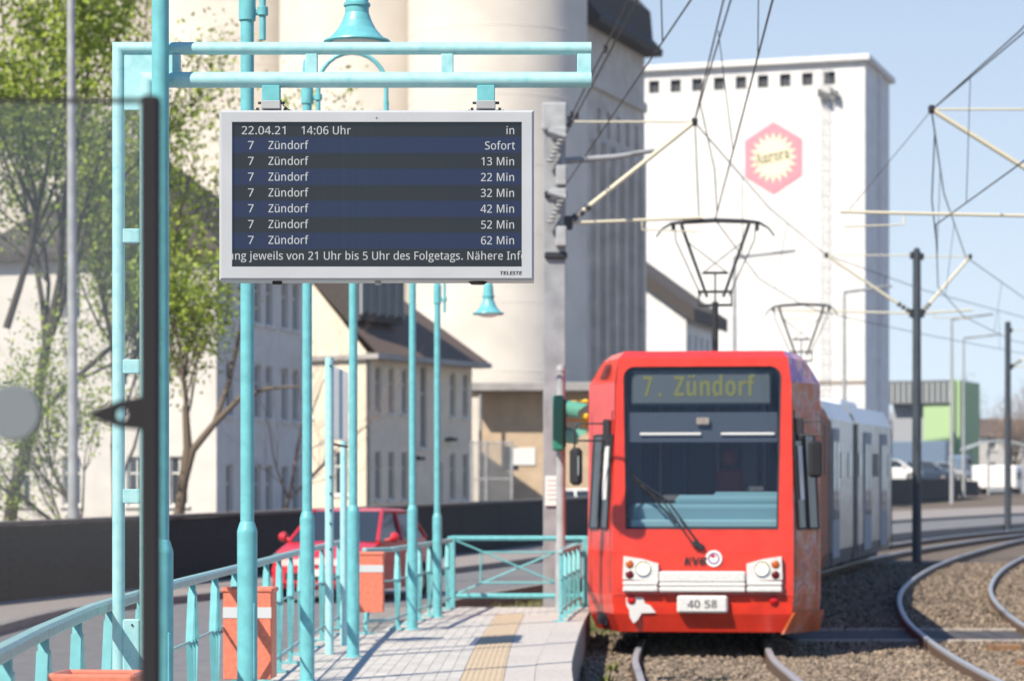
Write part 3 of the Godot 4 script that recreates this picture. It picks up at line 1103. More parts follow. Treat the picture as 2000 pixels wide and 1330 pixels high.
	face(st, [Vector3(L, 0, 0), Vector3(L, 0, -W), Vector3(L, H, -W), Vector3(L, H, 0)], Vector3.RIGHT)
	face(st, [Vector3(0, 0, -W), Vector3(L, 0, -W), Vector3(L, H, -W), Vector3(0, H, -W)], Vector3.FORWARD)
	part("wall", st, M.tower_white, b)
	for h in holes:
		st = S()
		slab(st, PackedVector2Array([Vector2(h[0], h[1]), Vector2(h[2], h[1]), Vector2(h[2], h[3]), Vector2(h[0], h[3])]), fx * flat(-0.37), 0.02)
		part("window", st, M.vent_dark, b)
	st = S()
	box(st, Vector3(L / 2, H + 0.2, -W / 2), Vector3(L + 1.0, 0.5, W + 0.9), Basis.IDENTITY, 0.05)
	part("cornice", st, M.tower_white, b)
	st = S()
	box(st, Vector3(6.4, H / 2, 0.12), Vector3(0.6, H, 0.3))
	part("pilaster", st, M.tower_white, b)
	st = S()
	box(st, Vector3(-0.03, 9.2, -W / 2), Vector3(0.08, 0.3, W))
	part("string_course", st, M.kerb_pale, b)
	# ladder with hoops
	st = S()
	for xx in [15.4, 15.95]:
		tube(st, [fx * Vector3(xx, 1, 0.35), fx * Vector3(xx, H + 0.6, 0.35)], 0.025, 5)
	for k in 84:
		tube(st, [fx * Vector3(15.4, 1.4 + 0.42 * k, 0.35), fx * Vector3(15.95, 1.4 + 0.42 * k, 0.35)], 0.015, 4)
	for k in 34:
		var hp := []
		for j in 7:
			var a := PI * j / 6.0
			hp.append(fx * Vector3(15.675 + 0.34 * cos(a), 2.5 + k, 0.35 + 0.6 * sin(a)))
		tube(st, hp, 0.018, 4)
	part("ladder", st, M.galvanised, b)
	st = S()
	for k in 5:
		var ax := 15.3 + 0.36 * k
		box(st, fx * Vector3(ax, H - 2.6 - 0.18 * (k % 3), 0.5), Vector3(0.5, 0.62, 0.22))
	tube(st, [fx * Vector3(15.1, H - 2.3, 0.3), fx * Vector3(17.0, H - 3.1, 0.3)], 0.06, 6)
	part("antenna_cluster", st, M.hall_dark, b)
	# emblem
	var ec := Vector2(11.35, 27.9)
	var hexa := PackedVector2Array()
	for k in 6:
		var a := PI / 2 + TAU * k / 6.0
		hexa.append(ec + Vector2(2.62 * cos(a) * 1.06, 2.98 * sin(a)))
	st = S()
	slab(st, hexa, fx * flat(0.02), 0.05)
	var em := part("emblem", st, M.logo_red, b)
	var sunp := PackedVector2Array()
	for k in 40:
		var a := TAU * k / 40.0
		var rr := 2.12 if k % 2 == 0 else 1.42
		sunp.append(ec + Vector2(rr * cos(a) * 0.97, rr * sin(a) * 1.02))
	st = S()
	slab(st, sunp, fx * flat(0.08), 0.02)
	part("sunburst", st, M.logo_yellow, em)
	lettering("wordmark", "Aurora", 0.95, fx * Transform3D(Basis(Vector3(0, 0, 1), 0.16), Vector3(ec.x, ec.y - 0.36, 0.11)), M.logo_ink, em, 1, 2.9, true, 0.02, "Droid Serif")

	# small white house between the tram and the tower
	b = thing("gabled_house", "small white house with dark sloping roof below the white tower", "house", V(12.6, rise(185), 185), STREET)
	b.scale = Vector3(1.156, 1.156, 1.156)
	st = S()
	L = 10.0
	W = 6.0
	eave = 11.3
	gx = Transform3D(Basis(Vector3(0, 0, 1), Vector3.UP, Vector3(-1, 0, 0)), Vector3(0, 0, -W))
	holes = []
	for k in 5:
		holes.append([0.7 + 1.85 * k, 7.0, 1.6 + 1.85 * k, 10.3])
	wall_holes(st, L, eave, holes, Transform3D.IDENTITY)
	wall_holes(st, W, eave, [], gx)
	face(st, [Vector3(0, eave, 0), Vector3(0, eave, -W), Vector3(0, eave + 4.4, -W)], Vector3.LEFT)
	face(st, [Vector3(L, 0, 0), Vector3(L, 0, -W), Vector3(L, eave + 4.4, -W), Vector3(L, eave, 0)], Vector3.RIGHT)
	part("wall", st, M.tower_white, b)
	for h in holes: window(b, h, Transform3D.IDENTITY)
	st = S()
	var rb := PackedVector2Array([Vector2(-0.6, eave - 0.36), Vector2(W, eave + 4.4), Vector2(W, eave + 5.3), Vector2(-0.6, eave + 0.5)])
	slab(st, rb, Transform3D(Basis(Vector3(0, 0, -1), Vector3.UP, Vector3(1, 0, 0)), Vector3(-0.4, 0, 0)), L + 0.8)
	part("roof", st, M.roof_dark, b)

# ------------------------------------------------------------------ trees
func grow(wood: SurfaceTool, tips: Array, p: Vector3, dir: Vector3, len: float, r: float, level: int, most: int, spread: float, up: float) -> void:
	var pts := [p]
	var rad := [r]
	var q := p
	var dd := dir
	var n := 4
	for i in n:
		dd = (dd + Vector3(rng.randf_range(-1, 1), rng.randf_range(-0.6, 0.8) + up, rng.randf_range(-1, 1)) * 0.16).normalized()
		q = q + dd * len / n
		pts.append(q)
		rad.append(r * (1.0 - 0.45 * (i + 1) / n))
	tube(wood, pts, rad, 7 if level < 2 else 4)
	if level >= most:
		tips.append([pts[1], q])
		return
	if level >= most - 1:
		tips.append([pts[2], q])
	var kids := rng.randi_range(3, 4) if level > 0 else 5
	for k in kids:
		var t := rng.randf_range(0.35, 1.0) if k > 0 else 1.0
		var at: Vector3 = pts[clampi(int(t * n), 1, n)]
		var side := Vector3(rng.randf_range(-1, 1), rng.randf_range(-0.15, 0.6), rng.randf_range(-1, 1)).normalized()
		var nd := (dd + side * spread * (0.45 if k == 0 else 1.0)).normalized()
		grow(wood, tips, at, nd, len * rng.randf_range(0.58, 0.8), r * rng.randf_range(0.36, 0.52), level + 1, most, spread, up)

func leaves(tips: Array, each: int, size: float, fuzz: float, cols: Array) -> SurfaceTool:
	var st := S()
	for t in tips:
		for k in each:
			var c: Vector3 = t[0].lerp(t[1], rng.randf()) + Vector3(rng.randfn(0, fuzz), rng.randfn(0, fuzz), rng.randfn(0, fuzz))
			var a := Vector3(rng.randfn(), rng.randfn(), rng.randfn()).normalized()
			var b := a.cross(Vector3(rng.randfn(), rng.randfn(), rng.randfn())).normalized()
			var s := size * rng.randf_range(0.55, 1.3)
			var m: Color = cols[0].lerp(cols[1], rng.randf())
			st.set_color(m)
			face(st, [c - a * s, c + b * s * 0.55, c + a * s, c - b * s * 0.55], a.cross(b))
	return st

func tree(called: String, label: String, at: Vector3, stems: Array, bark: Material, each: int, size: float, fuzz: float, cols: Array, most := 4, spread := 0.8, up := 0.15) -> void:
	var t := thing(called, label, "tree", at, 0.0, "trees behind the dark wall")
	var wood := S()
	var tips := []
	for s in stems:
		grow(wood, tips, s[0], s[1].normalized(), s[2], s[3], 0, most, spread, up)
	part("trunk", wood, bark, t)
	if each > 0:
		part("crown", leaves(tips, each, size, fuzz, cols), M.leaf, t)

func trees() -> void:
	var green := [Color(0.13, 0.20, 0.02), Color(0.36, 0.45, 0.05)]
	tree("leafy_tree", "dark-trunked tree with fresh yellow-green leaves, beside the grey street lamp", V(-11.3, rise(57), 57), [[Vector3.ZERO, Vector3(0.01, 1, 0), 6.4, 0.17], [Vector3(0.03, 5.2, 0), Vector3(0.25, 1, 0.1), 3.6, 0.09]], M.bark_dark, 36, 0.068, 0.29, green, 4, 0.75, 0.2)
	tree("leafy_tree", "tall tree with light green spring leaves before the white house wall", V(-9.9, rise(64), 64), [[Vector3.ZERO, Vector3(0.06, 1, 0), 5.2, 0.11], [Vector3(0.2, 4.2, 0), Vector3(-0.3, 1, 0), 4.2, 0.08]], M.bark_dark, 30, 0.068, 0.31, green, 4, 0.8, 0.2)
	tree("leafy_tree", "low thinly leaved bushy tree just behind the black wall", V(-8.2, rise(52), 52), [[Vector3.ZERO, Vector3(-0.55, 1, 0), 2.3, 0.065], [Vector3.ZERO, Vector3(-1.1, 1, 0), 2.5, 0.06]], M.bark_dark, 8, 0.055, 0.22, green, 4, 0.8, 0.1)
	tree("leafy_tree", "slim pale-barked tree with a curving trunk and green leaves", V(-7.15, rise(54), 54), [[Vector3(0.28, 2.7, 0), Vector3(-0.12, 1, 0), 1.75, 0.06], [Vector3(0.28, 3.2, 0), Vector3(0.12, 1, 0), 1.5, 0.05]], M.bark_pale, 8, 0.055, 0.24, green, 4, 0.62, 0.22)
	tree("bare_tree", "leafless pinkish-brown tree with drooping twigs before the white house", V(-5.3, rise(66), 66), [[Vector3(-0.9, 0, 0), Vector3(0.25, 1, 0), 2.7, 0.07]], M.twig, 0, 0.0, 0.0, green, 5, 0.75, 0.02)
	# the pale tree's long side branch
	var st := S()
	tube(st, [V(-7.15, rise(54) - 0.1, 54), V(-7.05, rise(54) + 1.0, 54), V(-6.85, rise(54) + 2.5, 54), V(-6.9, rise(54) + 3.4, 54)], [0.14, 0.12, 0.10, 0.07], 9)
	tube(st, [V(-6.95, rise(54) + 1.7, 54), V(-6.75, 2.75, 54), V(-6.3, 3.3, 54), V(-5.75, 3.85, 54), V(-5.2, 4.05, 54), V(-4.5, 4.1, 54)], [0.09, 0.085, 0.07, 0.055, 0.04, 0.02], 8)
	tube(st, [V(-6.3, 3.3, 54), V(-6.0, 4.2, 54.2), V(-5.7, 5.6, 54.3), V(-5.55, 6.6, 54.3)], [0.06, 0.05, 0.04, 0.02], 7)
	var t: Node3D = get_node("leafy_tree_003")
	part("branch", st, M.bark_pale, t, -t.position)

# ------------------------------------------------------------------ tram
func tram() -> void:
	var t := thing("tram", "red low-floor tram with large windscreen arriving at the platform", "tram", V(2.19, 0, 29.4), deg_to_rad(-5.3))
	# levels: height, half width of the nose, half width of the body, set-back of the nose
	var lv := [[0.19, 0.96, 1.27, 0.10], [0.40, 1.02, 1.36, 0.02], [0.62, 1.04, 1.375, 0.0], [1.12, 1.04, 1.375, 0.02], [1.34, 1.04, 1.375, 0.05], [3.08, 1.02, 1.375, 0.27], [3.36, 0.98, 1.21, 0.33], [3.45, 0.92, 1.12, 0.50]]
	var tp := 0.85
	var LEN := 9.0
	var st := S()
	for i in 4:
		var a: Array = lv[i]
		var b: Array = lv[i + 1]
		face(st, [Vector3(-a[1], a[0], -a[3]), Vector3(a[1], a[0], -a[3]), Vector3(b[1], b[0], -b[3]), Vector3(-b[1], b[0], -b[3])], Vector3(0, 0, 1))
	part("front_panel", st, M.tram_red, t)
	st = S()
	# brow above the windscreen and up over to the roof
	face(st, [Vector3(-0.98, 3.36, -0.33), Vector3(0.98, 3.36, -0.33), Vector3(0.92, 3.45, -0.50), Vector3(-0.92, 3.45, -0.50)], Vector3(0, 1, 1))
	part("brow", st, M.tram_red, t)
	# windscreen surround: plane from the sill (y 1.34) to the brow (y 3.34), with a rounded opening
	var sc := (3.36 - 1.34)
	var rake := atan((0.33 - 0.05) / sc)
	var wx := Transform3D(Basis(Vector3.RIGHT, -rake), Vector3(0, 1.34, -0.05))
	var hh := sc / cos(rake)
	var hole := rrect(-0.925, 0.035, 0.905, hh - 0.10, 0.13, 6)
	for i in hole.size():     # lower corners are nearly square and the opening narrows a little downwards
		if hole[i].y < 0.3:
			hole[i] = Vector2(-0.885 if hole[i].x < 0 else 0.865, minf(hole[i].y, 0.037))
	var clean := PackedVector2Array()
	for p in hole:
		if clean.is_empty() or clean[-1].distance_to(p) > 0.004:
			clean.append(p)
	var outer := PackedVector2Array([Vector2(-1.04, 0), Vector2(1.04, 0), Vector2(1.02, 1.73), Vector2(0.98, hh), Vector2(-0.98, hh), Vector2(-1.02, 1.73)])
	st = S()
	ring(st, outer, clean, wx, 0.0)
	part("windscreen_surround", st, M.tram_red, t)
	st = S()      # black rubber seal set into the opening
	var inner := PackedVector2Array()
	for p in clean:
		var c := Vector2(0, hh / 2)
		inner.append(p + (c - p).normalized() * 0.028)
	for i in clean.size():
		var j := (i + 1) % clean.size()
		face(st, [wx * Vector3(clean[i].x, clean[i].y, 0.006), wx * Vector3(clean[j].x, clean[j].y, 0.006), wx * Vector3(inner[j].x, inner[j].y, -0.012), wx * Vector3(inner[i].x, inner[i].y, -0.012)], wx.basis.z)
	part("seal", st, M.seal_black, t)
	st = S()
	slab(st, inner, wx * flat(-0.014), 0.0)
	part("windscreen", st, M.tram_glass, t)
	# sides of the nose, painted differently left and right
	for sd in [-1.0, 1.0]:
		st = S()
		var st2 := S()
		for i in 7:
			var a: Array = lv[i]
			var b: Array = lv[i + 1]
			var q := [Vector3(a[1] * sd, a[0], -a[3]), Vector3(a[2] * sd, a[0], -a[3] - tp), Vector3(b[2] * sd, b[0], -b[3] - tp), Vector3(b[1] * sd, b[0], -b[3])]
			face(st2 if i >= 5 else st, q, Vector3(sd, 0.0 if i < 5 else 0.6, 0.4))
		var np := part("nose_side", st, M.tram_red if sd < 0 else M.tram_graffiti, t)
		part("nose_shoulder", st2, M.tram_red if sd < 0 else M.tram_spray, t)
		# two narrow windows in each nose side
		var A := Vector3(1.04 * sd, 1.34, -0.05)
		var B := Vector3(1.375 * sd, 1.34, -0.05 - tp)
		var C := Vector3(1.02 * sd, 3.08, -0.27)
		var ux := (B - A).normalized()
		var nn := ux.cross(C - A).normalized()
		if nn.x * sd < 0: nn = -nn
		var uy := nn.cross(ux).normalized()
		if uy.y < 0: uy = -uy
		for wn in [[0.14, 0.40], [0.48, 0.80]]:
			st = S()
			var q := []
			for e in [[wn[0], 0.04], [wn[1], 0.04], [wn[1], 1.13], [wn[0], 1.13]]:
				q.append(A + ux * e[0] + uy * e[1] + nn * 0.022)
			face(st, q, nn)
			var wd := part("side_window", st, M.tram_glass_side, t)
			st = S()
			for e in [[0, 1], [1, 2], [2, 3], [3, 0]]:
				tube(st, [q[e[0]], q[e[1]]], 0.013, 5)
			part("seal", st, M.seal_black, wd)
			if wn[0] < 0.2:
				st = S()
				box(st, (q[0] + q[2]) / 2 + nn * 0.01 + uy * 0.1, Vector3(0.12, 0.62, 0.012), Basis(ux, uy, nn))
				part("white_sticker", st, M.white_plate, wd)
		# step and lower corner
		if sd > 0:
			st = S()
			var s0 := [Vector3(0.90, 0.17, -0.07), Vector3(1.33, 0.17, -0.98), Vector3(1.39, 0.42, -0.92), Vector3(1.03, 0.42, 0.0)]
			var ou := Vector3(0.03, 0, 0.012)
			var qq := []
			for p in s0: qq.append(p + ou)
			face(st, qq, Vector3(1, 0, 0.4))
			for e in 4:
				face(st, [s0[e], s0[(e + 1) % 4], qq[(e + 1) % 4], qq[e]], s0[e] - Vector3(1.1, 0.3, -0.5))
			part("corner_skirt", st, M.tram_graffiti, t)
		else:
			st = S()
			box(st, Vector3(-1.18, 0.33, -0.45), Vector3(0.035, 0.14, 0.34), Basis(Vector3.UP, 0.33))
			part("step_recess", st, M.seal_black, t)
	# rear part of the front body
	st = S()
	for i in 7:
		for sd in [-1.0, 1.0]:
			var a: Array = lv[i]
			var b: Array = lv[i + 1]
			face(st, [Vector3(a[2] * sd, a[0], -a[3] - tp), Vector3(a[2] * sd, a[0], -LEN), Vector3(b[2] * sd, b[0], -LEN), Vector3(b[2] * sd, b[0], -b[3] - tp)], Vector3(sd, 0.0 if i < 5 else 0.6, 0))
	part("body_side", st, M.tram_red, t)
	st = S()
	face(st, [Vector3(-0.92, 3.45, -0.5), Vector3(0.92, 3.45, -0.5), Vector3(1.12, 3.45, -1.35), Vector3(1.12, 3.45, -LEN), Vector3(-1.12, 3.45, -LEN), Vector3(-1.12, 3.45, -1.35)], Vector3.UP)
	part("roof", st, M.tram_roof, t)
	st = S()
	face(st, [Vector3(-1.22, 0.24, -1.0), Vector3(1.22, 0.24, -1.0), Vector3(1.22, 0.24, -LEN), Vector3(-1.22, 0.24, -LEN)], Vector3.DOWN)
	face(st, [Vector3(-0.95, 0.24, -0.12), Vector3(0.95, 0.24, -0.12), Vector3(1.22, 0.24, -1.0), Vector3(-1.22, 0.24, -1.0)], Vector3.DOWN)
	face(st, [Vector3(-1.31, 0.2, -LEN), Vector3(1.31, 0.2, -LEN), Vector3(1.31, 3.3, -LEN), Vector3(-1.31, 3.3, -LEN)], Vector3(0, 0, -1))
	part("underbody", st, M.bellows, t)
	for wz in [-1.9, -3.7]:
		for sd in [-1.0, 1.0]:
			st = S()
			lathe(st, [Vector2(0, -0.06), Vector2(0.3, -0.06), Vector2(0.3, 0.06), Vector2(0, 0.06)], Vector3(0.75 * sd, 0.30, wz), 24, Basis(Vector3(0, 0, 1), PI / 2))
			part("wheel", st, M.iron_dark, t)
	# cab interior
	st = S()
	box(st, Vector3(0, 2.3, -2.4), Vector3(2.3, 2.1, 0.05))
	part("cab_bulkhead", st, M.cab_dark, t)
	st = S()
	box(st, Vector3(0.05, 1.50, -0.62), Vector3(1.82, 0.34, 0.75), Basis.IDENTITY, 0.05)
	var dash := part("dashboard", st, M.dash_blue, t)
	st = S()
	box(st, Vector3(0.30, 1.70, -0.72), Vector3(1.25, 0.14, 0.6), Basis.IDENTITY, 0.05)
	box(st, Vector3(0.52, 1.775, -0.76), Vector3(0.78, 0.06, 0.5), Basis.IDENTITY, 0.02)
	part("instrument_hood", st, M.dash_blue, dash)
	st = S()
	box(st, Vector3(0.02, 1.435, -0.20), Vector3(1.72, 0.10, 0.12), Basis.IDENTITY, 0.02)
	part("dash_lip", st, M.dash_blue_low, dash)
	st = S()
	box(st, Vector3(0.0, 2.18, -2.2), Vector3(0.5, 0.9, 0.12), Basis.IDENTITY, 0.05)
	box(st, Vector3(0.0, 2.72, -2.2), Vector3(0.26, 0.2, 0.1), Basis.IDENTITY, 0.04)
	part("driver_seat", st, M.cab_panel, t)
	st = S()
	lathe(st, [Vector2(0.0, -0.11), Vector2(0.07, -0.09), Vector2(0.10, -0.02), Vector2(0.095, 0.05), Vector2(0.05, 0.11), Vector2(0.0, 0.12)], Vector3(0.30, 2.22, -1.5), 18)
	box(st, Vector3(0.30, 1.78, -1.55), Vector3(0.34, 0.62, 0.12), Basis.IDENTITY, 0.06)
	part("seat_headrest", st, M.seat_red, t)
	for k in 6:
		st = S()
		box(st, Vector3(-0.9 + 0.36 * k, 2.25, -2.34), Vector3(0.20 + 0.05 * (k % 2), 1.5, 0.03), Basis.IDENTITY, 0.01)
		part("bulkhead_pane", st, M.cab_panel if k % 2 else M.bulkhead_pane, t)
	for x in [-0.55, 0.15, 0.72]:
		st = S()
		tube(st, [Vector3(x, 1.4, -2.0), Vector3(x, 3.2, -2.0)], 0.016, 6)
		part("grab_pole", st, M.hall_strip, t)
	st = S()
	box(st, Vector3(-0.35, 1.72, -0.55), Vector3(0.26, 0.10, 0.10), Basis(Vector3.RIGHT, -0.4), 0.02)
	box(st, Vector3(0.62, 1.83, -0.6), Vector3(0.20, 0.09, 0.08), Basis(Vector3.RIGHT, -0.3), 0.02)
	part("console", st, M.seal_black, t)
	st = S()
	box(st, wx * Vector3(0, 1.24, -0.10), Vector3(1.72, 0.35, 0.02), wx.basis)
	part("sun_blind", st, M.cab_panel, t)
	for w in [[-0.73, -0.02], [0.21, 0.83]]:
		st = S()
		box(st, wx * Vector3((w[0] + w[1]) / 2, 1.155, -0.07), Vector3(w[1] - w[0], 0.034, 0.03), wx.basis, 0.008)
		part("blind_rod", st, M.white_plate, t)
	st = S()
	box(st, wx * Vector3(0.0, 1.30, -0.045), Vector3(0.15, 0.085, 0.04), wx.basis, 0.01)
	part("sensor", st, M.kerb_pale, t)
	st = S()
	box(st, wx * Vector3(-0.02, 1.715, -0.12), Vector3(1.62, 0.42, 0.08), wx.basis, 0.02)
	var dst := part("destination_sign", st, M.sign_panel, t)
	lettering("route_number", "7", 0.235, wx * Transform3D(Basis.IDENTITY, Vector3(-0.705, 1.60, -0.075)), M.sign_letter, dst, 0, 0.11, true)
	lettering("full_stop", ".", 0.235, wx * Transform3D(Basis.IDENTITY, Vector3(-0.545, 1.60, -0.075)), M.sign_letter, dst, 0)
	lettering("destination", "Zündorf", 0.235, wx * Transform3D(Basis.IDENTITY, Vector3(-0.345, 1.60, -0.075)), M.sign_letter, dst, 0, 0.94, true)
	# lamps, bumper and plate
	for sd in [-1.0, 1.0]:
		st = S()
		var hp := PackedVector2Array([Vector2(0.505, 0.875), Vector2(0.505, 0.98), Vector2(0.70, 1.035), Vector2(0.905, 1.065), Vector2(0.915, 0.80), Vector2(0.505, 0.78)])
		var hq := PackedVector2Array()
		for p in hp: hq.append(Vector2(p.x * sd, p.y))
		slab(st, hq, flat(-0.02), 0.075)
		var hb := part("headlamp_housing", st, M.tram_white, t)
		st = S()
		var zb := Basis(Vector3.RIGHT, PI / 2)
		lathe(st, [Vector2(0.0, 0.035), Vector2(0.05, 0.03), Vector2(0.07, 0.0)], Vector3(0.68 * sd, 0.92, 0.056), 24, zb)
		part("headlamp", st, M.headlight_glow, hb)
		st = S()
		lathe(st, [Vector2(0.068, 0.0), Vector2(0.088, 0.0), Vector2(0.088, 0.018), Vector2(0.07, 0.012)], Vector3(0.68 * sd, 0.92, 0.052), 24, zb)
		part("lamp_ring", st, M.chrome, hb)
		for ly in [0.975, 0.855]:
			st = S()
			lathe(st, [Vector2(0.047, 0.0), Vector2(0.047, 0.008), Vector2(0.03, 0.016), Vector2(0.0, 0.02)], Vector3(0.835 * sd, ly, 0.054), 18, zb)
			part("signal_lamp", st, M.amber if ly > 0.9 else M.lamp_red_dark, hb)
		st = S()
		box(st, Vector3(0.71 * sd, 0.755, 0.03), Vector3(0.405, 0.05, 0.10), Basis.IDENTITY, 0.012)
		box(st, Vector3(0.71 * sd, 0.69, 0.036), Vector3(0.40, 0.065, 0.115), Basis.IDENTITY, 0.012)
		part("bumper_end", st, M.tram_white, t)
		st = S()
		lathe(st, [Vector2(0.05, 0.0), Vector2(0.05, 0.02), Vector2(0.03, 0.035), Vector2(0.0, 0.04)], Vector3(0.815 * sd, 0.56, -0.006), 20, zb)
		part("tail_lamp", st, M.lamp_red, t)
	st = S()
	box(st, Vector3(0, 0.83, 0.03), Vector3(0.985, 0.125, 0.10), Basis.IDENTITY, 0.015)
	box(st, Vector3(0, 0.742, 0.034), Vector3(0.985, 0.044, 0.11), Basis.IDENTITY, 0.01)
	box(st, Vector3(0, 0.685, 0.038), Vector3(0.985, 0.058, 0.12), Basis.IDENTITY, 0.012)
	part("bumper", st, M.tram_white, t)
	st = S()
	box(st, Vector3(0.0, 0.515, 0.035), Vector3(0.58, 0.20, 0.09), Basis.IDENTITY, 0.022)
	var pl := part("number_plate", st, M.tram_white, t)
	lettering("plate_number", "40 58", 0.088, Transform3D(Basis.IDENTITY, Vector3(0.0, 0.472, 0.082)), M.hall_dark, pl, 1, 0.34, true)
	# operator's mark
	lettering("operator_letters", "KVB", 0.093, Transform3D(Basis(Vector3.RIGHT, Vector3(0.22, 1, 0), Vector3(0, 0, 1)), Vector3(-0.225, 0.962, 0.004)), M.ink, t, 0, 0.25, true)
	st = S()
	slab(st, disc(0.130, 1.040, 0.095), flat(-0.012), 0.016)
	var rd := part("operator_emblem", st, M.white_plate, t)
	st = S()
	arc_ring(st, Vector2(0.130, 1.040), 0.068, 0.050, 0.0, TAU, flat(0.004), 0.003)
	part("emblem_ring", st, M.logo_mauve, rd)
	st = S()
	slab(st, PackedVector2Array([Vector2(0.085, 1.067), Vector2(0.12, 1.09), Vector2(0.155, 1.067), Vector2(0.125, 1.045)]), flat(0.004), 0.003)
	part("emblem_mark", st, M.lamp_red, rd)
	for sm in [[-1.0, 0.615, 1.0, 0.615], [-0.955, 0.62, -0.955, 1.33], [0.955, 0.62, 0.955, 1.33]]:
		st = S()
		tube(st, [Vector3(sm[0], sm[1], -0.001 - 0.02 * (sm[1] - 0.6)), Vector3(sm[2], sm[3], 0.0 if sm[3] < 1.0 else -0.047)], 0.004, 5)
		part("panel_seam", st, M.seal_black, t)
	for sd in [-1.0, 1.0]:
		for e in [[0.07, 0.24, 0.07, 2.55], [0.86, 0.24, 0.86, 2.55]]:
			st = S()
			var pa := Vector3(lerpf(1.04, 1.375, e[0]) * sd, 0.64, -0.0 - tp * e[0])
			var pb := Vector3(lerpf(1.03, 1.375, e[0]) * sd, 2.75, -0.23 - tp * e[0])
			tube(st, [pa, Vector3(lerpf(1.04, 1.375, e[0]) * sd, 1.34, -0.05 - tp * e[0]), pb], 0.006, 5)
			part("door_gap", st, M.seal_black, t)
	# paint chipped down to the primer round the left tail lamp
	st = S()
	slab(st, PackedVector2Array([Vector2(-0.88, 0.585), Vector2(-0.80, 0.60), Vector2(-0.68, 0.59), Vector2(-0.66, 0.52), Vector2(-0.60, 0.50), Vector2(-0.535, 0.415), Vector2(-0.70, 0.41), Vector2(-0.745, 0.33), Vector2(-0.79, 0.29), Vector2(-0.835, 0.36), Vector2(-0.845, 0.45), Vector2(-0.875, 0.50)]), Transform3D(Basis(Vector3.RIGHT, 0.06), Vector3(0, 0.0, -0.028)), 0.004)
	part("bare_primer", st, M.primer, t)
	# wiper
	st = S()
	tube(st, [Vector3(-0.03, 1.20, 0.03), wx * Vector3(-0.40, 0.36, 0.06), wx * Vector3(-0.78, 0.62, 0.04)], [0.014, 0.011, 0.008], 6)
	tube(st, [Vector3(-0.08, 1.17, 0.03), wx * Vector3(-0.43, 0.32, 0.06), wx * Vector3(-0.80, 0.60, 0.04)], [0.012, 0.009, 0.007], 6)
	tube(st, [wx * Vector3(-0.84, 0.70, 0.02), wx * Vector3(-0.30, 0.10, 0.02)], 0.012, 5)
	box(st, Vector3(-0.05, 1.19, 0.0), Vector3(0.14, 0.07, 0.07), Basis(Vector3(0, 0, 1), -0.5), 0.015)
	part("wiper", st, M.iron_dark, t)
	# vents on the left shoulder
	for k in 5:
		st = S()
		var f := 0.25 + 0.12 * k
		var a := Vector3(-1.02, 3.08, -0.27).lerp(Vector3(-0.98, 3.36, -0.33), f)
		var c := Vector3(-1.375, 3.08, -1.12).lerp(Vector3(-1.21, 3.36, -1.18), f)
		tube(st, [a.lerp(c, 0.35) + Vector3(-0.01, 0.008, 0.01), a.lerp(c, 0.62) + Vector3(-0.01, 0.008, 0.01)], 0.012, 5)
		part("vent_slot", st, M.seal_black, t)
	# mirrors on black brackets
	for sd in [-1.0, 1.0]:
		var mr := S()
		if sd < 0:
			tube(mr, [Vector3(-1.08, 2.60, -0.33), Vector3(-1.45, 2.60, -0.22), Vector3(-1.49, 2.52, -0.22), Vector3(-1.49, 2.0, -0.22)], 0.013, 6)
			tube(mr, [Vector3(-1.08, 2.40, -0.30), Vector3(-1.45, 2.40, -0.22)], 0.013, 6)
			box(mr, Vector3(-1.12, 2.50, -0.33), Vector3(0.09, 0.30, 0.10), Basis.IDENTITY, 0.015)
		else:
			tube(mr, [Vector3(1.08, 2.62, -0.33), Vector3(1.37, 2.62, -0.20), Vector3(1.40, 2.55, -0.20), Vector3(1.40, 2.0, -0.20)], 0.013, 6)
			tube(mr, [Vector3(1.08, 2.46, -0.30), Vector3(1.39, 2.46, -0.20)], 0.011, 6)
			box(mr, Vector3(1.12, 2.53, -0.33), Vector3(0.09, 0.26, 0.10), Basis.IDENTITY, 0.015)
		var br := part("mirror_bracket", mr, M.iron_dark, t)
		mr = S()
		if sd < 0:
			box(mr, Vector3(-1.47, 2.10, -0.20), Vector3(0.15, 0.44, 0.10), Basis(Vector3.UP, -0.2), 0.04)
		else:
			box(mr, Vector3(1.29, 2.18, -0.18), Vector3(0.15, 0.42, 0.10), Basis(Vector3.UP, 0.2), 0.03)
		part("mirror", mr, M.black_plastic, br)
		if sd < 0:
			mr = S()
			tube(mr, [Vector3(-1.44, 2.22, -0.135), Vector3(-1.44, 2.0, -0.135)], 0.008, 5)
			part("mirror_rim", mr, M.chrome, br)
	# following bodies along the curve
	var ends := [Vector2(3.03, 38.4), Vector2(4.70, 48.6), Vector2(5.80, 53.0), Vector2(7.62, 60.0)]
	var inv := t.transform.affine_inverse()
	for k in 3:
		var p0: Vector2 = ends[k]
		var p1: Vector2 = ends[k + 1]
		var dir := (p1 - p0).normalized()
		p0 += dir * 0.22
		p1 -= dir * 0.22
		var o := inv * V(p0.x, rise(p0.y), p0.y)
		var e := inv * V(p1.x, rise(p1.y), p1.y)
		var fw := (e - o).normalized()
		var rt := fw.cross(Vector3.UP).normalized()
		var sec := [[1.22, 0.20], [1.315, 0.5], [1.315, 3.02], [1.10, 3.38]]
		st = S()
		for sd in [-1.0, 1.0]:
			for j in 2:
				var a: Array = sec[j]
				var b: Array = sec[j + 1]
				face(st, [o + rt * a[0] * sd + Vector3.UP * a[1], e + rt * a[0] * sd + Vector3.UP * a[1], e + rt * b[0] * sd + Vector3.UP * b[1], o + rt * b[0] * sd + Vector3.UP * b[1]], rt * sd)
